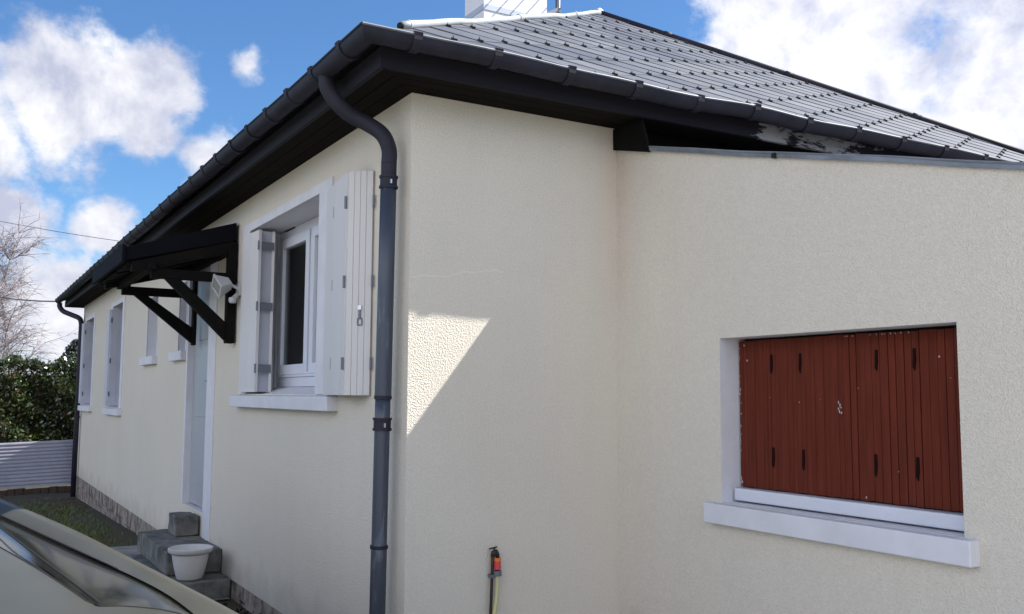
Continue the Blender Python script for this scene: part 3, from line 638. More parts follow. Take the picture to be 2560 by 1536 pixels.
# windows of the front wall -----------------------------------------
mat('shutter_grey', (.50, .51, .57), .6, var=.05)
def main_window():
    w = MB(); x0, x1, z0, z1 = -2.52, -1.15, 0.0, 1.06
    # surround band, 8 mm proud of the render
    w.box(-2.69, x0, -.012, .004, 0.0, 1.115, 'white'); w.box(x1, -.954, -.012, .004, 0.0, 1.115, 'white'); w.box(x0, x1, -.012, .004, z1, 1.115, 'white')
    win = w.build('window', house, bevel=.002)
    mb = MB(); mb.prism([(-2.72, -.062, -.083), (-2.72, .03, -.083), (-2.72, .03, -.004), (-2.72, -.062, -.012)], (1.895, 0, 0), 'white')
    mb.prism([(x0, .03, -.004), (x0, .26, -.004), (x0, .26, .045), (x0, .20, .045)], (x1 - x0, 0, 0), 'white')
    mb.build('sill', win, bevel=.004)
    mb = MB(); y = .19
    frame_rect(mb, x0, x1, .046, 1.058, .06, y, y + .05, 'white_gloss')
    mb.box(x0 + .06, x1 - .06, y - .012, y + .02, .106, .135, 'white_gloss')
    mb.box(-2.4, -2.2, y - .008, y + .01, 1.052, 1.060, 'black')
    mb.build('window_frame', win, bevel=.003)
    for a, b in ((-2.46, -1.86), (-1.84, -1.21)):
        mb = MB(); frame_rect(mb, a + .012, b - .004, .122, .998, .062, y - .018, y + .03, 'white_gloss'); mb.build('sash', win, bevel=.004)
        mb = MB(); mb.box(a + .07, b - .06, y + .004, y + .010, .18, .94, 'glass_pane'); mb.build('glass_pane', win)
    mb = MB()
    for k in range(74):
        xa = -2.26 + k * .014; xb = xa + .014; ya = .275 + .012 * math.sin(k * 1.1); yb_ = .275 + .012 * math.sin((k + 1) * 1.1)
        mb.face([(xa, ya, .08), (xb, yb_, .08), (xb, yb_, 1.02), (xa, ya, 1.02)], 'curtain')
    mb.build('curtain', win)
    mb = MB(); mb.box(-2.9, -.8, .28, 2.2, -.3, -.28, 'dark_room'); mb.face([(-3.2, 1.8, -1), (-.4, 1.8, -1), (-.4, 1.8, 1.25), (-3.2, 1.8, 1.25)], 'dark_room'); mb.build('room_lining', win)
def glass_mat():
    m = bpy.data.materials.new('window_glass'); m.use_nodes = True; nt = m.node_tree; nt.nodes.clear(); N = nt.nodes.new; L = nt.links.new
    t = N('ShaderNodeBsdfTransparent'); t.inputs[0].default_value = (.75, .8, .78, 1); g = N('ShaderNodeBsdfGlossy'); g.inputs['Roughness'].default_value = .02
    f = N('ShaderNodeFresnel'); f.inputs[0].default_value = 1.5; mx = N('ShaderNodeMixShader'); L(f.outputs[0], mx.inputs[0]); L(t.outputs[0], mx.inputs[1]); L(g.outputs[0], mx.inputs[2])
    o = N('ShaderNodeOutputMaterial'); L(mx.outputs[0], o.inputs[0]); MATS['glass_pane'] = m
glass_mat(); mat('dark_room', (.20, .19, .17), .9)
main_window()

def plank_panel(mb, a, b, z0, z1, th, m, n, groove=.004, gm=None):
    """vertical boards between plan points a and b (2-D), thickness th to the left of a->b"""
    a = Vector((a[0], a[1], 0)); b = Vector((b[0], b[1], 0)); d = (b - a); L_ = d.length; d.normalize(); nn = Vector((-d.y, d.x, 0))
    w = L_ / n
    for i in range(n):
        s0 = i * w + (groove / 2 if i else 0); s1 = (i + 1) * w - (groove / 2 if i < n - 1 else 0)
        p = [a + d * s0, a + d * s1, a + d * s1 + nn * th, a + d * s0 + nn * th]
        mb.hexa([q + Vector((0, 0, z0)) for q in p] + [q + Vector((0, 0, z1)) for q in p], m)
    p = [a + d * .001, b - d * .001, b - d * .001 + nn * (th - .004), a + d * .001 + nn * (th - .004)]; p = [q + nn * .0035 for q in p]
    mb.hexa([q + Vector((0, 0, z0 + .001)) for q in p] + [q + Vector((0, 0, z1 - .001)) for q in p], gm or m)
def main_shutters():
    # right pack: leaf on the wall, leaf folded back to the wall
    A, B, C = (-.93, -.045), (-.475, -.108), (-.395, -.012)
    z0, z1 = -.004, 1.032
    s = MB()
    dd = (Vector(B) - Vector(A)).normalized(); nn_ = Vector((dd.y, -dd.x))
    for z in (.86, .50, .12):
        m_ = Vector(A) + dd * .175 + nn_ * .0005; s.bar((m_.x, m_.y, z), (m_.x, m_.y, z + .055), .005, .003, 'hinge', up=(nn_.x, nn_.y, 0))
    plank_panel(s, A, B, z0, z1, .022, 'white_wood', 2, groove=.0015); sh = s.build('shutter', house, bevel=.0015)
    for z in (.885, .515, .14):
        mb = MB(); mb.tube([(B[0] - .002, B[1] - .004, z - .028), (B[0] - .002, B[1] - .004, z + .028)], .007, 'hinge', 8)
        d = (Vector(A) - Vector(B)).normalized(); mb.bar((B[0] - .002, B[1] - .006, z), (B[0] + d.x * .028, B[1] + d.y * .028 - .003, z), .003, .05, 'hinge'); mb.build('hinge', sh)
    s = MB(); plank_panel(s, (B[0] + .006, B[1] + .006), C, z0, z1, .022, 'white_wood', 4, groove=.0018); s2_ = s.build('shutter', house, bevel=.0015)
    mb = MB(); d = (Vector(C) - Vector(B)).normalized(); nrm = Vector((d.y, -d.x)); mid = Vector(B) + d * .075 + nrm * .004
    mb.bar((mid.x, mid.y, .405), (mid.x, mid.y, .385), .016, .012, 'metal', up=(nrm.x, nrm.y, 0)); mb.bar((mid.x, mid.y, .385), (mid.x, mid.y, .345), .008, .008, 'hinge', up=(nrm.x, nrm.y, 0))
    for a_, b_ in (((-.010, .345), (.010, .345)), ((-.010, .315), (.010, .315)), ((-.010, .345), (-.010, .315)), ((.010, .345), (.010, .315))):
        p = mid + d * a_[0]; q = mid + d * b_[0]; mb.tube([(p.x, p.y, a_[1]), (q.x, q.y, b_[1])], .0028, 'hinge', 6)
    mb.build('latch', s2_)
    for z in (.885, .515, .14):
        mb = MB(); mb.tube([(C[0] + .012, C[1] + .0, z - .028), (C[0] + .012, C[1] + .0, z + .028)], .006, 'hinge', 8); mb.build('hinge', s2_)
    # the jamb leaf of the right pack
    s = MB(); plank_panel(s, (-1.13, .03), (A[0] - .01, A[1] + .025), z0, z1, .02, 'white_wood', 2); s.build('shutter', house, bevel=.0015)
    # left pack
    s = MB(); plank_panel(s, (-2.60, -.034), (-2.275, -.020), .012, 1.034, .020, 'white_wood', 2); l1 = s.build('shutter', house, bevel=.0015)
    s = MB(); plank_panel(s, (-2.325, -.010), (-2.325, .085), .012, 1.034, .020, 'shutter_grey', 1); l2 = s.build('shutter', house, bevel=.0015)  # side leaf greyer than its pack: shade of the fold put into the colour
    s = MB(); plank_panel(s, (-2.295, .090), (-2.50, .17), .012, 1.034, .018, 'white_wood', 2); s.build('shutter', house, bevel=.0015)
    for z in (.935, .55, .16):
        mb = MB(); mb.box(-2.285, -2.2815, -.016, .082, z - .025, z + .024, 'hinge'); mb.tube([(-2.274, -.02, z - .03), (-2.274, -.02, z + .028)], .006, 'hinge', 8); mb.build('hinge', l2)
main_shutters()

def small_windows():
    for x0, x1, z0, z1, sx0, sx1 in ((-4.76, -4.46, .36, .93, -4.93, -4.42), (-6.30, -5.76, .36, .93, -6.42, -5.72)):
        mb = MB(); mb.box(x0 - .02, x0, -.004, .003, z0, z1, 'white'); mb.box(x1, x1 + .02, -.004, .003, z0, z1, 'white'); mb.box(x0 - .02, x1 + .02, -.004, .003, z1, z1 + .02, 'white'); w = mb.build('window', house)
        mb = MB(); mb.prism([(sx0, -.05, z0 - .085), (sx0, .03, z0 - .085), (sx0, .03, z0 - .002), (sx0, -.05, z0 - .008)], (sx1 - sx0, 0, 0), 'white'); mb.prism([(x0, .03, z0 - .002), (x0, .26, z0 - .002), (x0, .26, z0 + .02), (x0, .12, z0 + .02)], (x1 - x0, 0, 0), 'white'); mb.build('sill', w, bevel=.003)
        mb = MB(); frame_rect(mb, x0, x1, z0 + .02, z1, .05, .14, .18, 'white_gloss'); mb.build('window_frame', w)
        mb = MB(); mb.box(x0 + .05, x1 - .05, .155, .162, z0 + .07, z1 - .05, 'glass_dark'); mb.build('glass_pane', w)
    for x0, x1, z0, z1, sx0, sx1 in ((-8.72, -7.93, -.17, 1.04, -8.95, -7.78), (-11.40, -10.52, -.17, 1.04, -11.60, -10.38)):
        mb = MB(); mb.box(x0 - .12, x0, -.012, .004, z0, z1 + .055, 'white'); mb.box(x1, x1 + .13, -.012, .004, z0, z1 + .055, 'white'); mb.box(x0, x1, -.012, .004, z1, z1 + .055, 'white'); w = mb.build('window', house, bevel=.002)
        mb = MB(); mb.prism([(sx0, -.055, z0 - .08), (sx0, .03, z0 - .08), (sx0, .03, z0 - .002), (sx0, -.055, z0 - .01)], (sx1 - sx0, 0, 0), 'white'); mb.prism([(x0, .03, z0 - .002), (x0, .26, z0 - .002), (x0, .26, z0 + .03), (x0, .2, z0 + .03)], (x1 - x0, 0, 0), 'white'); mb.build('sill', w, bevel=.003)
        mb = MB(); frame_rect(mb, x0, x1, z0 + .03, z1, .06, .18, .23, 'white_gloss'); mb.build('window_frame', w)
        mb = MB(); mb.box(x0 + .06, x1 - .06, .2, .21, z0 + .09, z1 - .06, 'glass_dark'); mb.build('glass_pane', w)
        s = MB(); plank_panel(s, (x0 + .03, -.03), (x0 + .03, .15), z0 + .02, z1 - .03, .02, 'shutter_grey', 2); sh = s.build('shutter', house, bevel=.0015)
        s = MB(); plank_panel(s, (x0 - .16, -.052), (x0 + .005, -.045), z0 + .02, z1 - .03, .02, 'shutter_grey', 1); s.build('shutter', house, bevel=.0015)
        for z in (z0 + .16, z0 + .56, z1 - .16):
            mb = MB(); mb.box(x0 + .03, x0 + .034, -.030, -.012, z - .03, z + .03, 'hinge'); mb.build('hinge', sh)
small_windows()

def door():
    mb = MB(); x0, x1, z0, z1 = -4.37, -3.59, -.875, 1.06
    y = .045; mb.box(x0 + .03, x1 - .03, y, y + .04, z0 + .01, z1 - .03, 'door_paint')
    for a, b in ((-.70, -.30), (-.18, .30), (.42, .88)):
        mb.box(x0 + .15, x1 - .15, y - .006, y, a, b, 'door_paint')
    d = mb.build('front_door', house, bevel=.003)
    mb = MB(); mb.box(x0 - .02, x0 + .03, -.010, .07, z0, z1 + .05, 'white'); mb.box(x1 - .03, x1 + .20, -.010, .07, z0 - .20, z1 + .05, 'white'); mb.box(x0 + .03, x1 - .03, -.010, .07, z1 - .03, z1 + .05, 'white'); mb.build('door_frame', d, bevel=.003)
    mb = MB(); mb.tube([(x1 - .09, y - .03, .10), (x1 - .19, y - .03, .10)], .009, 'metal', 8); mb.tube([(x1 - .09, y, .10), (x1 - .09, y - .035, .10)], .008, 'metal', 8); mb.build('handle', d)
door()

def canopy():
    cw = 'canopy_wood'
    # two timber trusses
    first = None
    mb = MB()
    mb.prism([(-4.32, -.02, 1.165), (-4.32, -.72, .940), (-4.32, -.72, .850), (-4.32, -.02, 1.040)], (1.485, 0, 0), 'canopy_slate')
    mb.box(-4.34, -2.82, -.745, -.722, .842, .952, 'canopy_slate')
    cp = mb.build('porch_canopy', house, bevel=.004)
    mb = MB(); rnd = random.Random(9)
    for x in [-4.26 + i * .105 for i in range(14)]:
        mb.bar((x, -.03, 1.03 + rnd.uniform(-.01, .005)), (x, -.70, .838 + rnd.uniform(-.008, .004)), .07, .022, cw)
    mb.build('boarding', cp)
    for X in (-2.905, -4.14):
        mb = MB(); w = .075
        mb.box(X, X + w, -.068 if X > -3 else -.030, -.012 if X > -3 else -.002, .34 if X > -3 else .38, 1.03, cw); pd = .068 if X > -3 else .030                       # wall post
        mb.box(X + .004, X + w - .004, -.56, -pd, .752, .815, cw)                              # beam
        z0 = .345 if X > -3 else .385
        mb.prism([(X + .008, -pd, z0 + .01), (X + .008, -pd, z0 + .13), (X + .008, -.375, .752), (X + .008, -.47, .752)], (w - .016, 0, 0), cw)   # brace
        mb.prism([(X + .006, -.50, .815), (X + .006, -.57, .815), (X + .006, -.57, .875), (X + .006, -.50, .895)], (w - .012, 0, 0), cw)
        mb.prism([(X + .002, -.05, .955), (X + .002, -.68, .785), (X + .002, -.68, .845), (X + .002, -.05, 1.03)], (w - .004, 0, 0), cw)
        mb.build('bracket', cp, bevel=.004)
    mb = MB(); mb.box(-4.20, -2.80, -.585, -.535, .800, .850, cw); mb.build('purlin', cp, bevel=.004)
    mb = MB(); mb.box(-4.36, -2.86, -.05, -.004, .965, 1.03, cw); mb.build('wall_plate', cp)
canopy()

def extension():
    v0, vs = 1.1984, .2539; xe = 3.35; y = BY
    x0, x1, z0, z1 = .701, 1.781, -.43, .238; d = .12
    mb = MB(); top = lambda x: v0 - .004 - vs * x
    xs = [0.0, x0, x1, xe]; zb = -1.7
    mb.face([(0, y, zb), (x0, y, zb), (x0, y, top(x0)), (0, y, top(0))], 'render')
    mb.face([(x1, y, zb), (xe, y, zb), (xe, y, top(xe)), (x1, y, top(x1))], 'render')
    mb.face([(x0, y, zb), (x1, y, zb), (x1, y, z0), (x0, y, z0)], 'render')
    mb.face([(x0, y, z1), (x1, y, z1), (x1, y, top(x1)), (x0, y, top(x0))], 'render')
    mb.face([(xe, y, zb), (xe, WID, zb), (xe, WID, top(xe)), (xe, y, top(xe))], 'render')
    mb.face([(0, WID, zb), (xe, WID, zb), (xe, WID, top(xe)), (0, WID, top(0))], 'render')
    for a, b in (((x0, z0), (x0, z1)), ((x0, z1), (x1, z1)), ((x1, z1), (x1, z0)), ((x1, z0), (x0, z0))):
        mb.face([(a[0], y, a[1]), (b[0], y, b[1]), (b[0], y + d + .03, b[1]), (a[0], y + d + .03, a[1])], 'white')
    mb.build('extension_wall', house)
    mb = MB()
    mb.prism([(-.0, y - .004, v0 - .004), (xe + .06, y - .004, v0 - .004 - vs * (xe + .06)), (xe + .06, y - .004, v0 + .006 - vs * (xe + .06)), (0, y - .004, v0 + .006)], (0, WID - y + .03, 0), 'roof_felt')
    er = mb.build('extension_roof', house)
    mb = MB(); rnd = random.Random(8); n = 40; X0 = .27; prev = None
    for i in range(n):
        xa = X0 + (xe + .1 - X0) * i / n; xb = X0 + (xe + .1 - X0) * (i + 1) / n
        fz = lambda x: v0 - vs * x + .0020 * math.sin(x * 5.3) + .001 * math.sin(x * 13)
        fy = lambda x: y - .016 + .0018 * math.sin(x * 7 + 1)
        mb.hexa([(xa, fy(xa), fz(xa) - .008), (xb, fy(xb), fz(xb) - .008), (xb, y + .05, fz(xb) - .007), (xa, y + .05, fz(xa) - .006),
                 (xa, fy(xa), fz(xa) + .011), (xb, fy(xb), fz(xb) + .011), (xb, y + .05, fz(xb) + .013), (xa, y + .05, fz(xa) + .013)], 'flashing')
    mb.tube([(x, y - .014, v0 - vs * x + .011 + .0020 * math.sin(x * 5.3) + .001 * math.sin(x * 13)) for x in [X0 + i * .1 for i in range(31)]], .0045, 'zinc_edge', 6)
    mb.box(1.03, 1.05, y - .0215, y, v0 - vs * 1.04 - .010, v0 - vs * 1.04 + .008, 'black')
    mb.build('verge_flashing', er)
    mb = MB(); mb.prism([(.0, y - .022, 1.186), (.27, y - .022, 1.186 - .27 * vs), (.25, y - .022, 1.20), (.22, y - .022, 1.287), (.0, y - .022, 1.287)], (0, .014, 0), 'black_wood')
    mb.build('end_board', house)
    mb = MB(); mb.box(.0005, .02, y + .03, WID, 1.15, 1.2915, 'black_wood'); mb.build('end_board', house)
    # red shuttered window
    mb = MB(); mb.box(x0, x1, y + d + .02, y + d + .03, z0, z1, 'black'); w = mb.build('window', house)
    w['label'] = 'deep white window opening closed by brick red board shutters'
    mb = MB(); mb.box(.640, 1.830, y - .047, y + .02, -.512, z0 - .002, 'white'); mb.box(x0 + .001, x1 - .001, y + .02, y + .14, z0 - .03, z0 + .001, 'white'); mb.build('sill', w, bevel=.004)
    mb = MB(); mb.box(x0 + .012, x1, y + .055, y + .14, z0 + .008, -.372, 'white_gloss'); mb.build('sill_board', w, bevel=.006)
    for a, b, gm, gr in ((x0 + .010, 1.243, 'red_groove', .0012), (1.2455, x1 - .012, 'red_dark', .0030)):
        mb = MB(); yy = y + .100; rn = random.Random(int(a * 100)); n = 24 if a < 1 else 16; wd = (b - a) / n; s = a
        mb.box(a, b, yy + .004, yy + .02, -.366, .228, gm)
        for i in range(n):
            g_ = gr * rn.uniform(.4, 1.5); e = a + wd * (i + 1) + rn.uniform(-.003, .003); e = b if i == n - 1 else e
            dy = rn.uniform(-.0012, .0012)
            mb.box(s, e - g_ if i < n - 1 else e, yy + dy, yy + .012, -.368 + rn.uniform(0, .003), .230 - rn.uniform(0, .004), 'red_wood'); s = e
        for fx in (.33, .62) if a < 1 else (.27, .60):
            for zz, hh in ((.135, .032), (-.235, .034)):
                cx = a + (b - a) * fx + rn.uniform(-.01, .01)
                mb.prism([(cx - .008, yy - .0035, zz - hh), (cx + .001, yy - .0035, zz - hh - .012), (cx + .006, yy - .0035, zz - hh * .3), (cx + .005, yy - .0035, zz + hh), (cx - .005, yy - .0035, zz + hh)], (0, .004, 0), 'red_dark')
        def chip(cx, cz, s_):
            pts = [(cx + math.cos(t) * s_ * rn.uniform(.4, 1.1), yy - .0022, cz + math.sin(t) * s_ * 1.6 * rn.uniform(.4, 1.1)) for t in [k * .9 for k in range(7)]]
            mb.prism(pts, (0, .0015, 0), 'chip')
        if a < 1:
            for k in range(26): chip(a + rn.uniform(-.002, .006), rn.choice([rn.uniform(-.36, -.05), rn.uniform(-.36, .22)]), rn.uniform(.001, .005))
            for k in range(10): chip(b - rn.uniform(.004, .022), -.035 + rn.uniform(-.025, .02), rn.uniform(.0015, .004))
            chip(a + .045, .148, .004); chip(a + .03, .21, .004)
        else:
            for k in range(12): chip(a + rn.uniform(0, .3), .222, rn.uniform(.001, .003))
            chip(a + .40, .135, .004); chip(a + .09, -.355, .004)
        for k in range(3): chip(rn.uniform(a, b), rn.uniform(-.35, .22), rn.uniform(.0008, .0018))
        sh = mb.build('shutter', house)
        sh['label'] = 'brick red vertical board shutter in the extension window'
mat('black_wood', (.006, .006, .0055), .95, spec=0.1, var=.3); mat('red_groove', (.10, .022, .018), .8)
extension()

# ------------------------------------------------------------------ things by the wall
def rough_block(name, x0, x1, y0, y1, z0, z1, parent, seed):
    bm = bmesh.new(); bmesh.ops.create_cube(bm, size=1)
    for v in bm.verts: v.co = Vector(((x0 + x1) / 2 + v.co.x * (x1 - x0), (y0 + y1) / 2 + v.co.y * (y1 - y0), (z0 + z1) / 2 + v.co.z * (z1 - z0)))
    bmesh.ops.bevel(bm, geom=bm.edges[:], offset=.008, segments=1, affect='EDGES')
    for _ in range(5):
        long_ = [e for e in bm.edges if e.calc_length() > .05]
        if long_: bmesh.ops.subdivide_edges(bm, edges=long_, cuts=1, use_grid_fill=True)
    bmesh.ops.triangulate(bm, faces=[f for f in bm.faces if len(f.verts) > 4])
    from mathutils import noise as nz
    for v in bm.verts:
        n_ = nz.noise_vector(v.co * 14 + Vector((seed, 0, 0))); e = sum((abs(v.co.x - a) < .012) for a in (x0, x1)) + sum((abs(v.co.y - a) < .012) for a in (y0, y1)) + (abs(v.co.z - z1) < .012)
        v.co += n_ * (.008 if e > 1 else .003)
        if v.co.y > -.001: v.co.y = -.001
    bm.verts.index_update(); mb = MB(); mb.v = [tuple(v.co) for v in bm.verts]; mb.f = [[v.index for v in f.verts] for f in bm.faces]; k = mb.mi('concrete'); mb.m = [k] * len(mb.f); bm.free()
    return mb.build(name, parent)
def steps():
    s = empty('concrete_steps', (-3.4, -.2, -1.4), 'three grey concrete steps rising along the wall to the front door', 'steps')
    rough_block('step', -4.05, -2.76, -.44, -.002, -1.5, -1.205, s, 1)
    rough_block('step', -4.17, -3.02, -.36, -.003, -1.202, -1.048, s, 2)
    rough_block('step', -3.96, -3.70, -.18, -.012, -1.046, -.897, s, 3)
steps()
def pot():
    c = (-2.872, -.242, -1.199)
    mb = MB(); mb.lathe(c, [(.0, 0), (.078, 0), (.086, .012), (.100, .07), (.112, .13), (.117, .168), (.111, .168), (.104, .13), (.092, .07), (.078, .02), (0, .02)], 'pot_plastic')
    mb.lathe(c, [(.115, .160), (.124, .162), (.140, .176), (.142, .196), (.136, .200), (.126, .194), (.112, .168)], 'pot_plastic')
    o = mb.build('flower_pot', smooth=True); tag(o, 'empty white plastic flower pot with wide rim standing on the bottom step', 'pot')
    e = o.modifiers.new('edge', 'EDGE_SPLIT'); e.split_angle = R(50)
pot()
def floodlight():
    f = empty('floodlight', (-2.76, -.01, .70), 'white halogen floodlight with motion sensor fixed between the porch canopy and the window', 'lamp')
    c = Vector((-2.76, -.15, .712)); n = Vector((.13, -.94, -.28)).normalized(); r = n.cross(Vector((0, 0, 1))).normalized(); u = r.cross(n)
    M = Matrix.Rotation(R(42), 4, n); r = M @ r; u = M @ u
    q = lambda a, b, d: c + r * a + u * b + n * d
    mb = MB(); W, H = .054, .056
    mb.hexa([q(-.03, -.03, -.085), q(.03, -.03, -.085), q(.03, .03, -.085), q(-.03, .03, -.085), q(-W, -H, 0), q(W, -H, 0), q(W, H, 0), q(-W, H, 0)], 'lamp_plastic')
    for a, b, c_, d_ in ((-W - .006, W + .006, -H - .006, -H + .008), (-W - .006, W + .006, H - .008, H + .006), (-W - .006, -W + .008, -H + .008, H - .008), (W - .008, W + .006, -H + .008, H - .008)):
        mb.hexa([q(a, c_, .001), q(b, c_, .001), q(b, d_, .001), q(a, d_, .001), q(a, c_, .013), q(b, c_, .013), q(b, d_, .013), q(a, d_, .013)], 'lamp_plastic')
    mb.build('housing', f, bevel=.002)
    mb = MB(); mb.hexa([q(-W + .008, -H + .008, .002), q(W - .008, -H + .008, .002), q(W - .008, H - .008, .002), q(-W + .008, H - .008, .002), q(-W + .008, -H + .008, .008), q(W - .008, -H + .008, .008), q(W - .008, H - .008, .008), q(-W + .008, H - .008, .008)], 'lamp_glass'); mb.build('glass', f)
    mb = MB(); b = q(0, 0, -.08); mb.bar(b, (-2.76, -.012, .70), .022, .018, 'lamp_plastic'); mb.box(-2.80, -2.72, -.022, -.001, .655, .735, 'lamp_plastic'); mb.build('bracket', f, bevel=.002)
    mb = MB(); mb.tube([(-2.76, -.02, .66), (-2.75, -.045, .635)], .018, 'lamp_plastic', 10); mb.lathe((-2.745, -.055, .60), [(0, 0), (.02, .004), (.026, .02), (.024, .04), (0, .046)], 'lamp_plastic', 14); mb.build('motion_sensor', f)
floodlight()
def tap():
    t = empty('water_tap', (.015, .397, -1.35), 'dark standpipe with outdoor tap fixed to the cream side wall', 'tap')
    mb = MB(); X = .030; Y = .3955
    mb.tube([(X, .383, -1.36), (X, .388, -.93), (X, Y, -.72), (X, Y, -.678)], .0065, 'tap_metal', 10); mb.build('pipe', t, smooth=True)
    mb = MB(); mb.tube([(X, Y, -.688), (X + .002, Y + .004, -.672), (X + .004, Y + .014, -.668), (X + .006, Y + .020, -.680), (X + .006, Y + .021, -.694)], [.010, .011, .012, .010, .009], 'tap_metal', 12)
    mb.tube([(X + .002, Y + .008, -.672), (X + .002, Y + .008, -.652)], .005, 'tap_metal', 8); mb.bar((X - .002, Y - .016, -.655), (X + .004, Y + .020, -.649), .008, .005, 'tap_metal'); mb.build('valve', t, smooth=True)
    mb = MB(); mb.box(X - .010, X + .010, Y - .016, Y + .012, -.777, -.764, 'grey_plastic'); mb.box(0.001, X, Y - .006, Y + .006, -.776, -.765, 'grey_plastic'); mb.build('pipe_clip', t)
    h = empty('garden_hose', (.036, .416, -1.35), 'pale yellow garden hose hanging from the tap by a red and orange connector', 'hose')
    Y2 = Y + .021; X2 = X + .006
    mb = MB(); mb.tube(smooth_path([(X2, Y2, -.765), (X2, Y2, -.80), (X2 + .001, Y2 - .004, -.86), (X2 + .004, Y2 - .016, -.93), (X2 + .01, Y2 - .03, -1.05), (X2 + .03, Y2 - .04, -1.2), (X2 + .12, Y2 - .08, -1.305), (X2 + .4, Y2 - .2, -1.315)], 6), .0095, 'hose', 12); mb.build('tube', h, smooth=True)
    mb = MB(); mb.tube([(X2, Y2, -.694), (X2, Y2, -.708)], .0145, 'orange_plastic', 14); mb.tube([(X2, Y2, -.708), (X2, Y2, -.742)], [.0145, .0155], 'red_plastic', 14); mb.tube([(X2, Y2, -.742), (X2, Y2, -.748)], .0115, 'black', 14); mb.tube([(X2, Y2, -.748), (X2, Y2, -.770)], .0185, 'grey_plastic', 14); mb.build('connector', h, smooth=False)
tap()

# ------------------------------------------------------------------ fence, hedge, trees, cables
def fence():
    f = empty('sheet_fence', (-12.8, -.1, -1.55), 'low corrugated metal sheet fence on a brick footing beyond the house corner', 'fence')
    d = Vector((-.330, -.944, 0)); p0 = Vector((-12.96, -.54, 0)) - d * .80; nr = Vector((.944, -.330, 0))
    n = 130; waves = 12.5; L_ = 3.6; amp = .014
    zb = lambda t: -1.395 - .060 * t; zt = lambda t: -.716 - .050 * t
    mb = MB()
    for k in range(9):
        ta, tb = L_ * k / 9, L_ * (k + 1) / 9
        for i in range(n):
            q = []
            for t, i_ in ((ta, i), (tb, i), (tb, i + 1), (ta, i + 1)):
                u = i_ / n; q.append(p0 + d * t + nr * (amp * abs(math.cos(math.pi * waves * u)) + .15 * .65 * (1 - u)) + Vector((0, 0, zb(t) + (zt(t) - zb(t)) * u)))
            mb.face(q, 'steel_sheet')
    o = mb.build('corrugated_sheet', f, merge=True, smooth=True); so_ = o.modifiers.new('solid', 'SOLIDIFY'); so_.thickness = .003
    for t in (.1, 1.9, 3.5):
        mb = MB(); q = p0 + d * t - nr * .045; mb.tube([(q.x, q.y, -1.6), (q.x, q.y, zt(t) + .02)], .022, 'zinc_dark', 10); mb.build('post', f)
    rn = random.Random(4); t = 0; mb = MB()
    while t < L_:
        w = .12; a = p0 + d * (t + .004) + nr * (.11 + rn.uniform(-.01, .01)); b = p0 + d * (t + w - .004) + nr * .11; h = rn.uniform(-.012, .008)
        lo = Vector((0, 0, -1.72)); A_ = Vector((0, 0, zb(t) - .02 + h)); B_ = Vector((0, 0, zb(t + w) - .02 + h))
        mb.hexa([a - nr * .05 + lo, b - nr * .05 + lo, b + nr * .05 + lo, a + nr * .05 + lo, a - nr * .05 + A_, b - nr * .05 + B_, b + nr * .05 + B_, a + nr * .05 + A_], 'brick'); t += w
    mb.build('brick_footing', f)
fence()

def leaf_cluster(mb, c, s, rn, m, nrm=None):
    a = Vector((rn.gauss(0, 1), rn.gauss(0, 1), rn.gauss(0, 1))).normalized()
    if nrm is not None: a = (a + nrm * .6).normalized()
    b = a.orthogonal().normalized(); t = rn.uniform(0, 6.28); b = Matrix.Rotation(t, 3, a) @ b; c2 = a.cross(b)
    w = s * .42
    mb.face([c - b * s, c + c2 * w - b * .1 * s, c + b * s, c - c2 * w - b * .1 * s], m)
def hedge():
    h = empty('laurel_hedge', (-14.7, -1.2, -1.55), 'tall dense laurel hedge with glossy leaves behind the metal fence', 'hedge')
    rn = random.Random(12); mb = MB(); X = -14.75
    lump = lambda y, z: .13 * math.sin(y * 4.1 + z * 2) + .08 * math.sin(y * 9 + z * 7 + 1) + .05 * math.sin(z * 13 + y * 3)
    top = lambda y: .50 + .05 * math.sin(y * 6) + .035 * math.sin(y * 17 + 2)
    for _ in range(44000):
        y = rn.uniform(-3.4, 1.6); T = top(y)
        if rn.random() < .2: x = X + rn.uniform(-.42, .42); z = T + rn.gauss(0, .03)
        else: x = X + .42 + lump(y, 0) * 0 ; z = rn.uniform(-1.5, T); x = X + .40 + lump(y, z) + rn.gauss(0, .05) - max(0, z - T + .25) * .5
        if rn.random() < .12: x = X - .4
        leaf_cluster(mb, Vector((x, y, z)), rn.uniform(.024, .050), rn, 'leaf' if rn.random() > .06 else 'leaf_brown')
    for _ in range(420):
        y = rn.uniform(-3.4, 1.5); x = X + rn.gauss(.1, .25); z = top(y) - .05; hh = rn.uniform(.05, .20); lx, ly = rn.uniform(-.08, .08), rn.uniform(-.10, .10)
        for k in range(6):
            t = k / 5; leaf_cluster(mb, Vector((x + lx * t, y + ly * t, z + hh * t)), rn.uniform(.02, .036), rn, 'leaf')
    mb.build('foliage', h)
    mb = MB()
    for i in range(40):
        y = -3.4 + i * .125; mb.tube([(X + rn.uniform(-.1, .1), y, -1.6), (X + rn.uniform(-.15, .15), y + rn.uniform(-.1, .1), -.5), (X + rn.uniform(-.15, .2), y + rn.uniform(-.2, .2), .3)], [.025, .018, .008], 'branch', 6)
    mb.box(X - .30, X + .16, -3.35, 1.55, -1.6, .30, 'branch')
    mb.build('branches', h)
hedge()

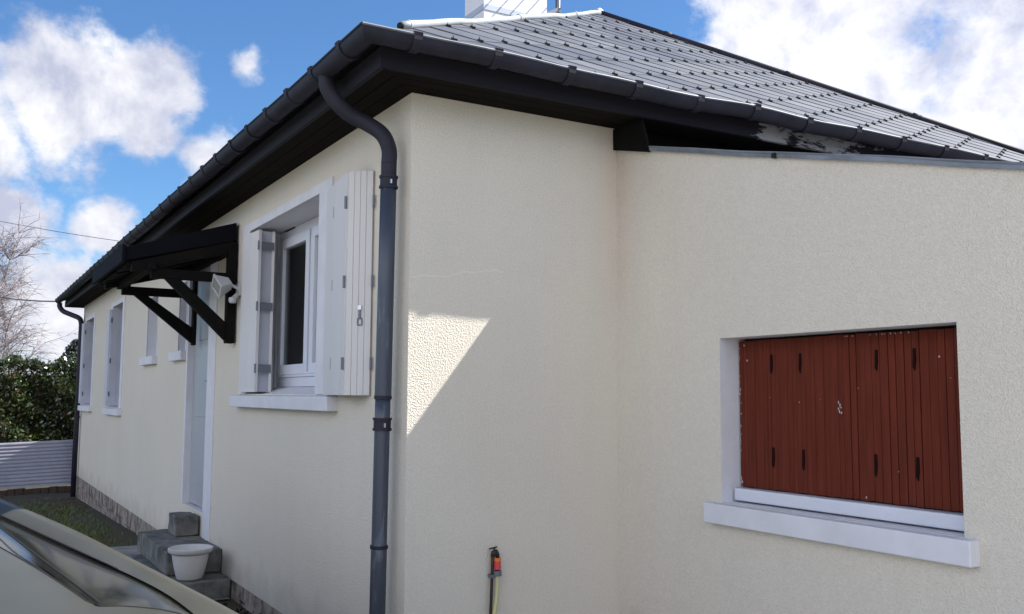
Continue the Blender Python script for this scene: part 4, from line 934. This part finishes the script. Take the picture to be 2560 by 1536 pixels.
def birch():
    t = empty('birch_tree', (-22.4, -1.05, -1.5), 'bare leafless birch with fine pinkish twigs rising behind the hedge', 'tree')
    rn = random.Random(31); tk = MB(); tw = MB()
    def limb(p, d, L_, r, n, droop):
        pts = [p]; rr = [r]
        for i in range(n):
            d = (d + Vector((rn.gauss(0, .10), rn.gauss(0, .10), rn.gauss(droop, .06)))).normalized(); p = p + d * L_ / n; pts.append(p); rr.append(r * (1 - .75 * (i + 1) / n))
        return pts, rr
    for bx, by, hh in ((-22.4, -1.25, 5.2), (-22.9, -.75, 4.3), (-22.2, -1.9, 5.0)):
        P, Rr = limb(Vector((bx, by, -1.5)), Vector((0, 0, 1)), hh, .085, 14, .05); tk.tube(P, Rr, 'birch_bark', 7, cap=False)
        for k in range(26):
            i = rn.randint(3, 13); a = rn.uniform(0, 6.28); d = Vector((math.cos(a), math.sin(a), rn.uniform(.5, 1.3))).normalized()
            L1 = rn.uniform(.9, 1.9) * (1.15 - i / 18); Q, q = limb(P[i], d, L1, .022, 7, .03); tk.tube(Q, q, 'birch_twig', 4, cap=False)
            for m in range(13):
                j_ = rn.randint(1, 7); a = rn.uniform(0, 6.28); d2 = (Vector((math.cos(a), math.sin(a), rn.uniform(-.2, .9))) + d * .6).normalized()
                S, s_ = limb(Q[j_], d2, rn.uniform(.35, .8), .008, 4, -.05); tw.tube(S, s_, 'birch_twig', 3, cap=False)
                for w in range(5):
                    d3 = (d2 + Vector((rn.gauss(0, .5), rn.gauss(0, .5), rn.gauss(-.2, .4)))).normalized(); U, u_ = limb(S[rn.randint(1, 4)], d3, rn.uniform(.2, .5), .005, 2, -.1); tw.tube(U, u_, 'birch_twig', 3, cap=False)
    tk.build('trunk', t); tw.build('crown', t)
birch()
def conifer():
    t = empty('conifer_tree', (-30, 1.55, -1.5), 'small dark conifer top showing between the hedge and the far downpipe', 'tree')
    rn = random.Random(5); mb = MB()
    for _ in range(2600):
        k = rn.random(); z = -1.2 + 2.9 * k; r = .75 * math.sqrt(max(0, 1 - k ** 2.4)) ; a = rn.uniform(0, 6.28); q = r * math.sqrt(rn.random())
        leaf_cluster(mb, Vector((-30 + math.cos(a) * q, 1.75 + math.sin(a) * q, z)), .09, rn, 'conifer')
    mb.build('crown', t); mb = MB(); mb.tube([(-30, 1.75, -1.5), (-30, 1.75, .8)], [.09, .03], 'branch', 6); mb.build('trunk', t)
conifer()
def cables():
    mb = MB(); a = Vector((-12.16, -.36, 1.375)); b = Vector((-34, -3.1, 4.6))
    pts = []
    for i in range(25):
        t = i / 24; p = a.lerp(b, t); p.z -= 1.1 * 4 * t * (1 - t) * .35; pts.append(p)
    mb.tube(pts, .011, 'cable', 6); tag(mb.build('service_cable'), 'dark cable running from the gutter end out over the birch', 'cable')
    mb = MB(); a = Vector((-38, -2.6, 6.95)); b = Vector((-34, 9, 5.5)); pts = []
    for i in range(25):
        t = i / 24; p = a.lerp(b, t); p.z -= .25 * 4 * t * (1 - t); pts.append(p)
    mb.tube(pts, .012, 'cable', 6); tag(mb.build('overhead_cable'), 'thin overhead cable crossing the sky high behind the roof', 'cable')
cables()

def debris():
    rn = random.Random(17); mb = MB(); c = Vector((-2.05, -.10, -1.33))
    for _ in range(260):
        p = c + Vector((rn.gauss(0, .13), rn.gauss(-.04, .06), abs(rn.gauss(0, .022)))); leaf_cluster(mb, p, rn.uniform(.01, .03), rn, 'debris')
    tag(mb.build('dead_weeds'), 'small clump of dark dead weeds at the foot of the stone plinth', 'weeds')
debris()


def car():
    c = empty('parked_car', (.2, -1.5, -1.45), 'beige car parked close to the camera, only its windscreen, pillar and bonnet edge in view', 'car')
    E1 = [(-0.939, -1.806, -0.272), (-0.692, -1.621, -0.337), (-0.438, -1.462, -0.396), (-0.023, -1.266, -0.464), (0.296, -1.128, -0.523), (0.621, -1.015, -0.569), (0.951, -0.919, -0.607), (1.286, -0.845, -0.643), (1.567, -0.806, -0.679)]
    E1b = [(-0.839, -1.799, -0.329), (-0.542, -1.619, -0.385), (-0.288, -1.466, -0.443), (0.021, -1.331, -0.491), (0.283, -1.222, -0.528), (0.528, -1.137, -0.552), (0.762, -1.075, -0.573), (1.024, -1.043, -0.593), (1.233, -1.03, -0.62)]
    E2 = [(-0.439, -1.78, -0.378), (-0.042, -1.616, -0.427), (0.312, -1.487, -0.474), (0.515, -1.432, -0.489), (0.72, -1.375, -0.508), (0.926, -1.325, -0.526), (1.0, -1.295, -0.54), (1.03, -1.224, -0.542), (1.11, -1.122, -0.553), (1.228, -1.049, -0.581), (1.337, -1.027, -0.625)]
    def resample(P, n, k=6):
        P = smooth_path(P, k); L = [0]
        for a, b in zip(P, P[1:]): L.append(L[-1] + (b - a).length)
        out = []; j = 0
        for i in range(n):
            t = L[-1] * i / (n - 1)
            while j < len(L) - 2 and L[j + 1] < t: j += 1
            out.append(P[j].lerp(P[j + 1], (t - L[j]) / max(1e-9, L[j + 1] - L[j])))
        return out
    n = 40; a = resample(E1, n); b = resample(E1b, n); e = resample(E2, n)
    def loft(mb, rows, m):
        for r, s in zip(rows, rows[1:]):
            for i in range(len(r) - 1): mb.face([r[i], r[i + 1], s[i + 1], s[i]], m)
    sh = lambda P, v: [p + Vector(v) for p in P]
    mb = MB()
    # shoulder and flank on the far side
    side = [b, [p.lerp(q, .5) + Vector((0, 0, .012)) for p, q in zip(b, a)], a, [p + Vector((-.02, .05, -.05)) for p in a]]
    side += [[Vector((p.x - .03, p.y + .10, p.z - .16)) for p in a], [Vector((p.x - .03, p.y + .12, p.z + (-1.2 - p.z) * .65)) for p in a], [Vector((p.x - .03, p.y + .06, -1.25)) for p in a]]
    loft(mb, side, 'car_paint')
    # bonnet, falling towards the nose
    g = []
    for k, (t, dz) in enumerate(((0, .003), (.05, .004), (.15, -.004), (.35, -.03), (.60, -.08), (.85, -.13), (1.0, -.24), (1.03, -.42), (1.0, -.70))):
        g.append([p + Vector((.80 * t + .10 * t * (i / n), -.42 * t, dz)) for i, p in enumerate(e)])
    loft(mb, g, 'car_paint')
    # roof and near side beyond the windscreen top
    top = [b[0], e[0]]; 
    back = [[Vector(p) for p in (a[0], b[0], e[0], g[3][0], g[6][0], g[8][0])]]
    for v in ((-.5, -.35, .06), (-1.2, -.75, .05), (-1.9, -1.1, -.12), (-2.3, -1.3, -.5), (-2.35, -1.33, -.9)):
        back.append([Vector(p) + Vector(v) for p in back[0]])
    loft(mb, back, 'car_paint')
    # lower hull so that the body is closed
    low = [Vector((p.x - .03, p.y + .06, -1.25)) for p in a]; low2 = [p + Vector((-.35, -1.45, 0)) for p in low]
    loft(mb, [low, low2, [p + Vector((.1, 0, .55)) for p in low2]], 'car_paint')
    o = mb.build('body', c, smooth=True, merge=True)
    mb = MB(); rows = []
    for t in (0, .25, .5, .75, 1): rows.append([p.lerp(q, t) + Vector((0, 0, -.006 + .03 * t * (1 - t))) for p, q in zip(b, e)])
    loft(mb, rows, 'car_glass'); mb.build('windscreen', c, smooth=True, merge=True)
    mb = MB(); mb.tube([p + Vector((0, 0, .002)) for p in b[:26]], [.0035] * 20 + [.0035 - .0005 * k for k in range(6)], 'rubber', 6)
    mb.tube([p + Vector((0, 0, .003)) for p in e[2:]], .0025, 'rubber', 6); mb.build('seal', c, smooth=True)
    mb = MB(); q0 = e[30] + Vector((0, 0, .012)); q1 = (b[12] + e[12]) / 2 + Vector((0, 0, .016)); mb.tube([q0, q0.lerp(q1, .3), q1], [.0035, .003, .002], 'rubber', 6); mb.build('wiper', c)
    for x, y in ((1.25, -1.02), (-.75, -1.78), (.95, -2.45), (-1.1, -3.1)):
        mb = MB(); A = Vector((x, y, -1.19)); ax = Vector((-.36, .93, 0)).normalized()
        mb.tube([A - ax * .08, A + ax * .08], .27, 'rubber', 28); w = mb.build('wheel', c)
        mb = MB(); mb.tube([A + ax * .082, A + ax * .088], .17, 'metal', 20); mb.build('rim', w)
car()
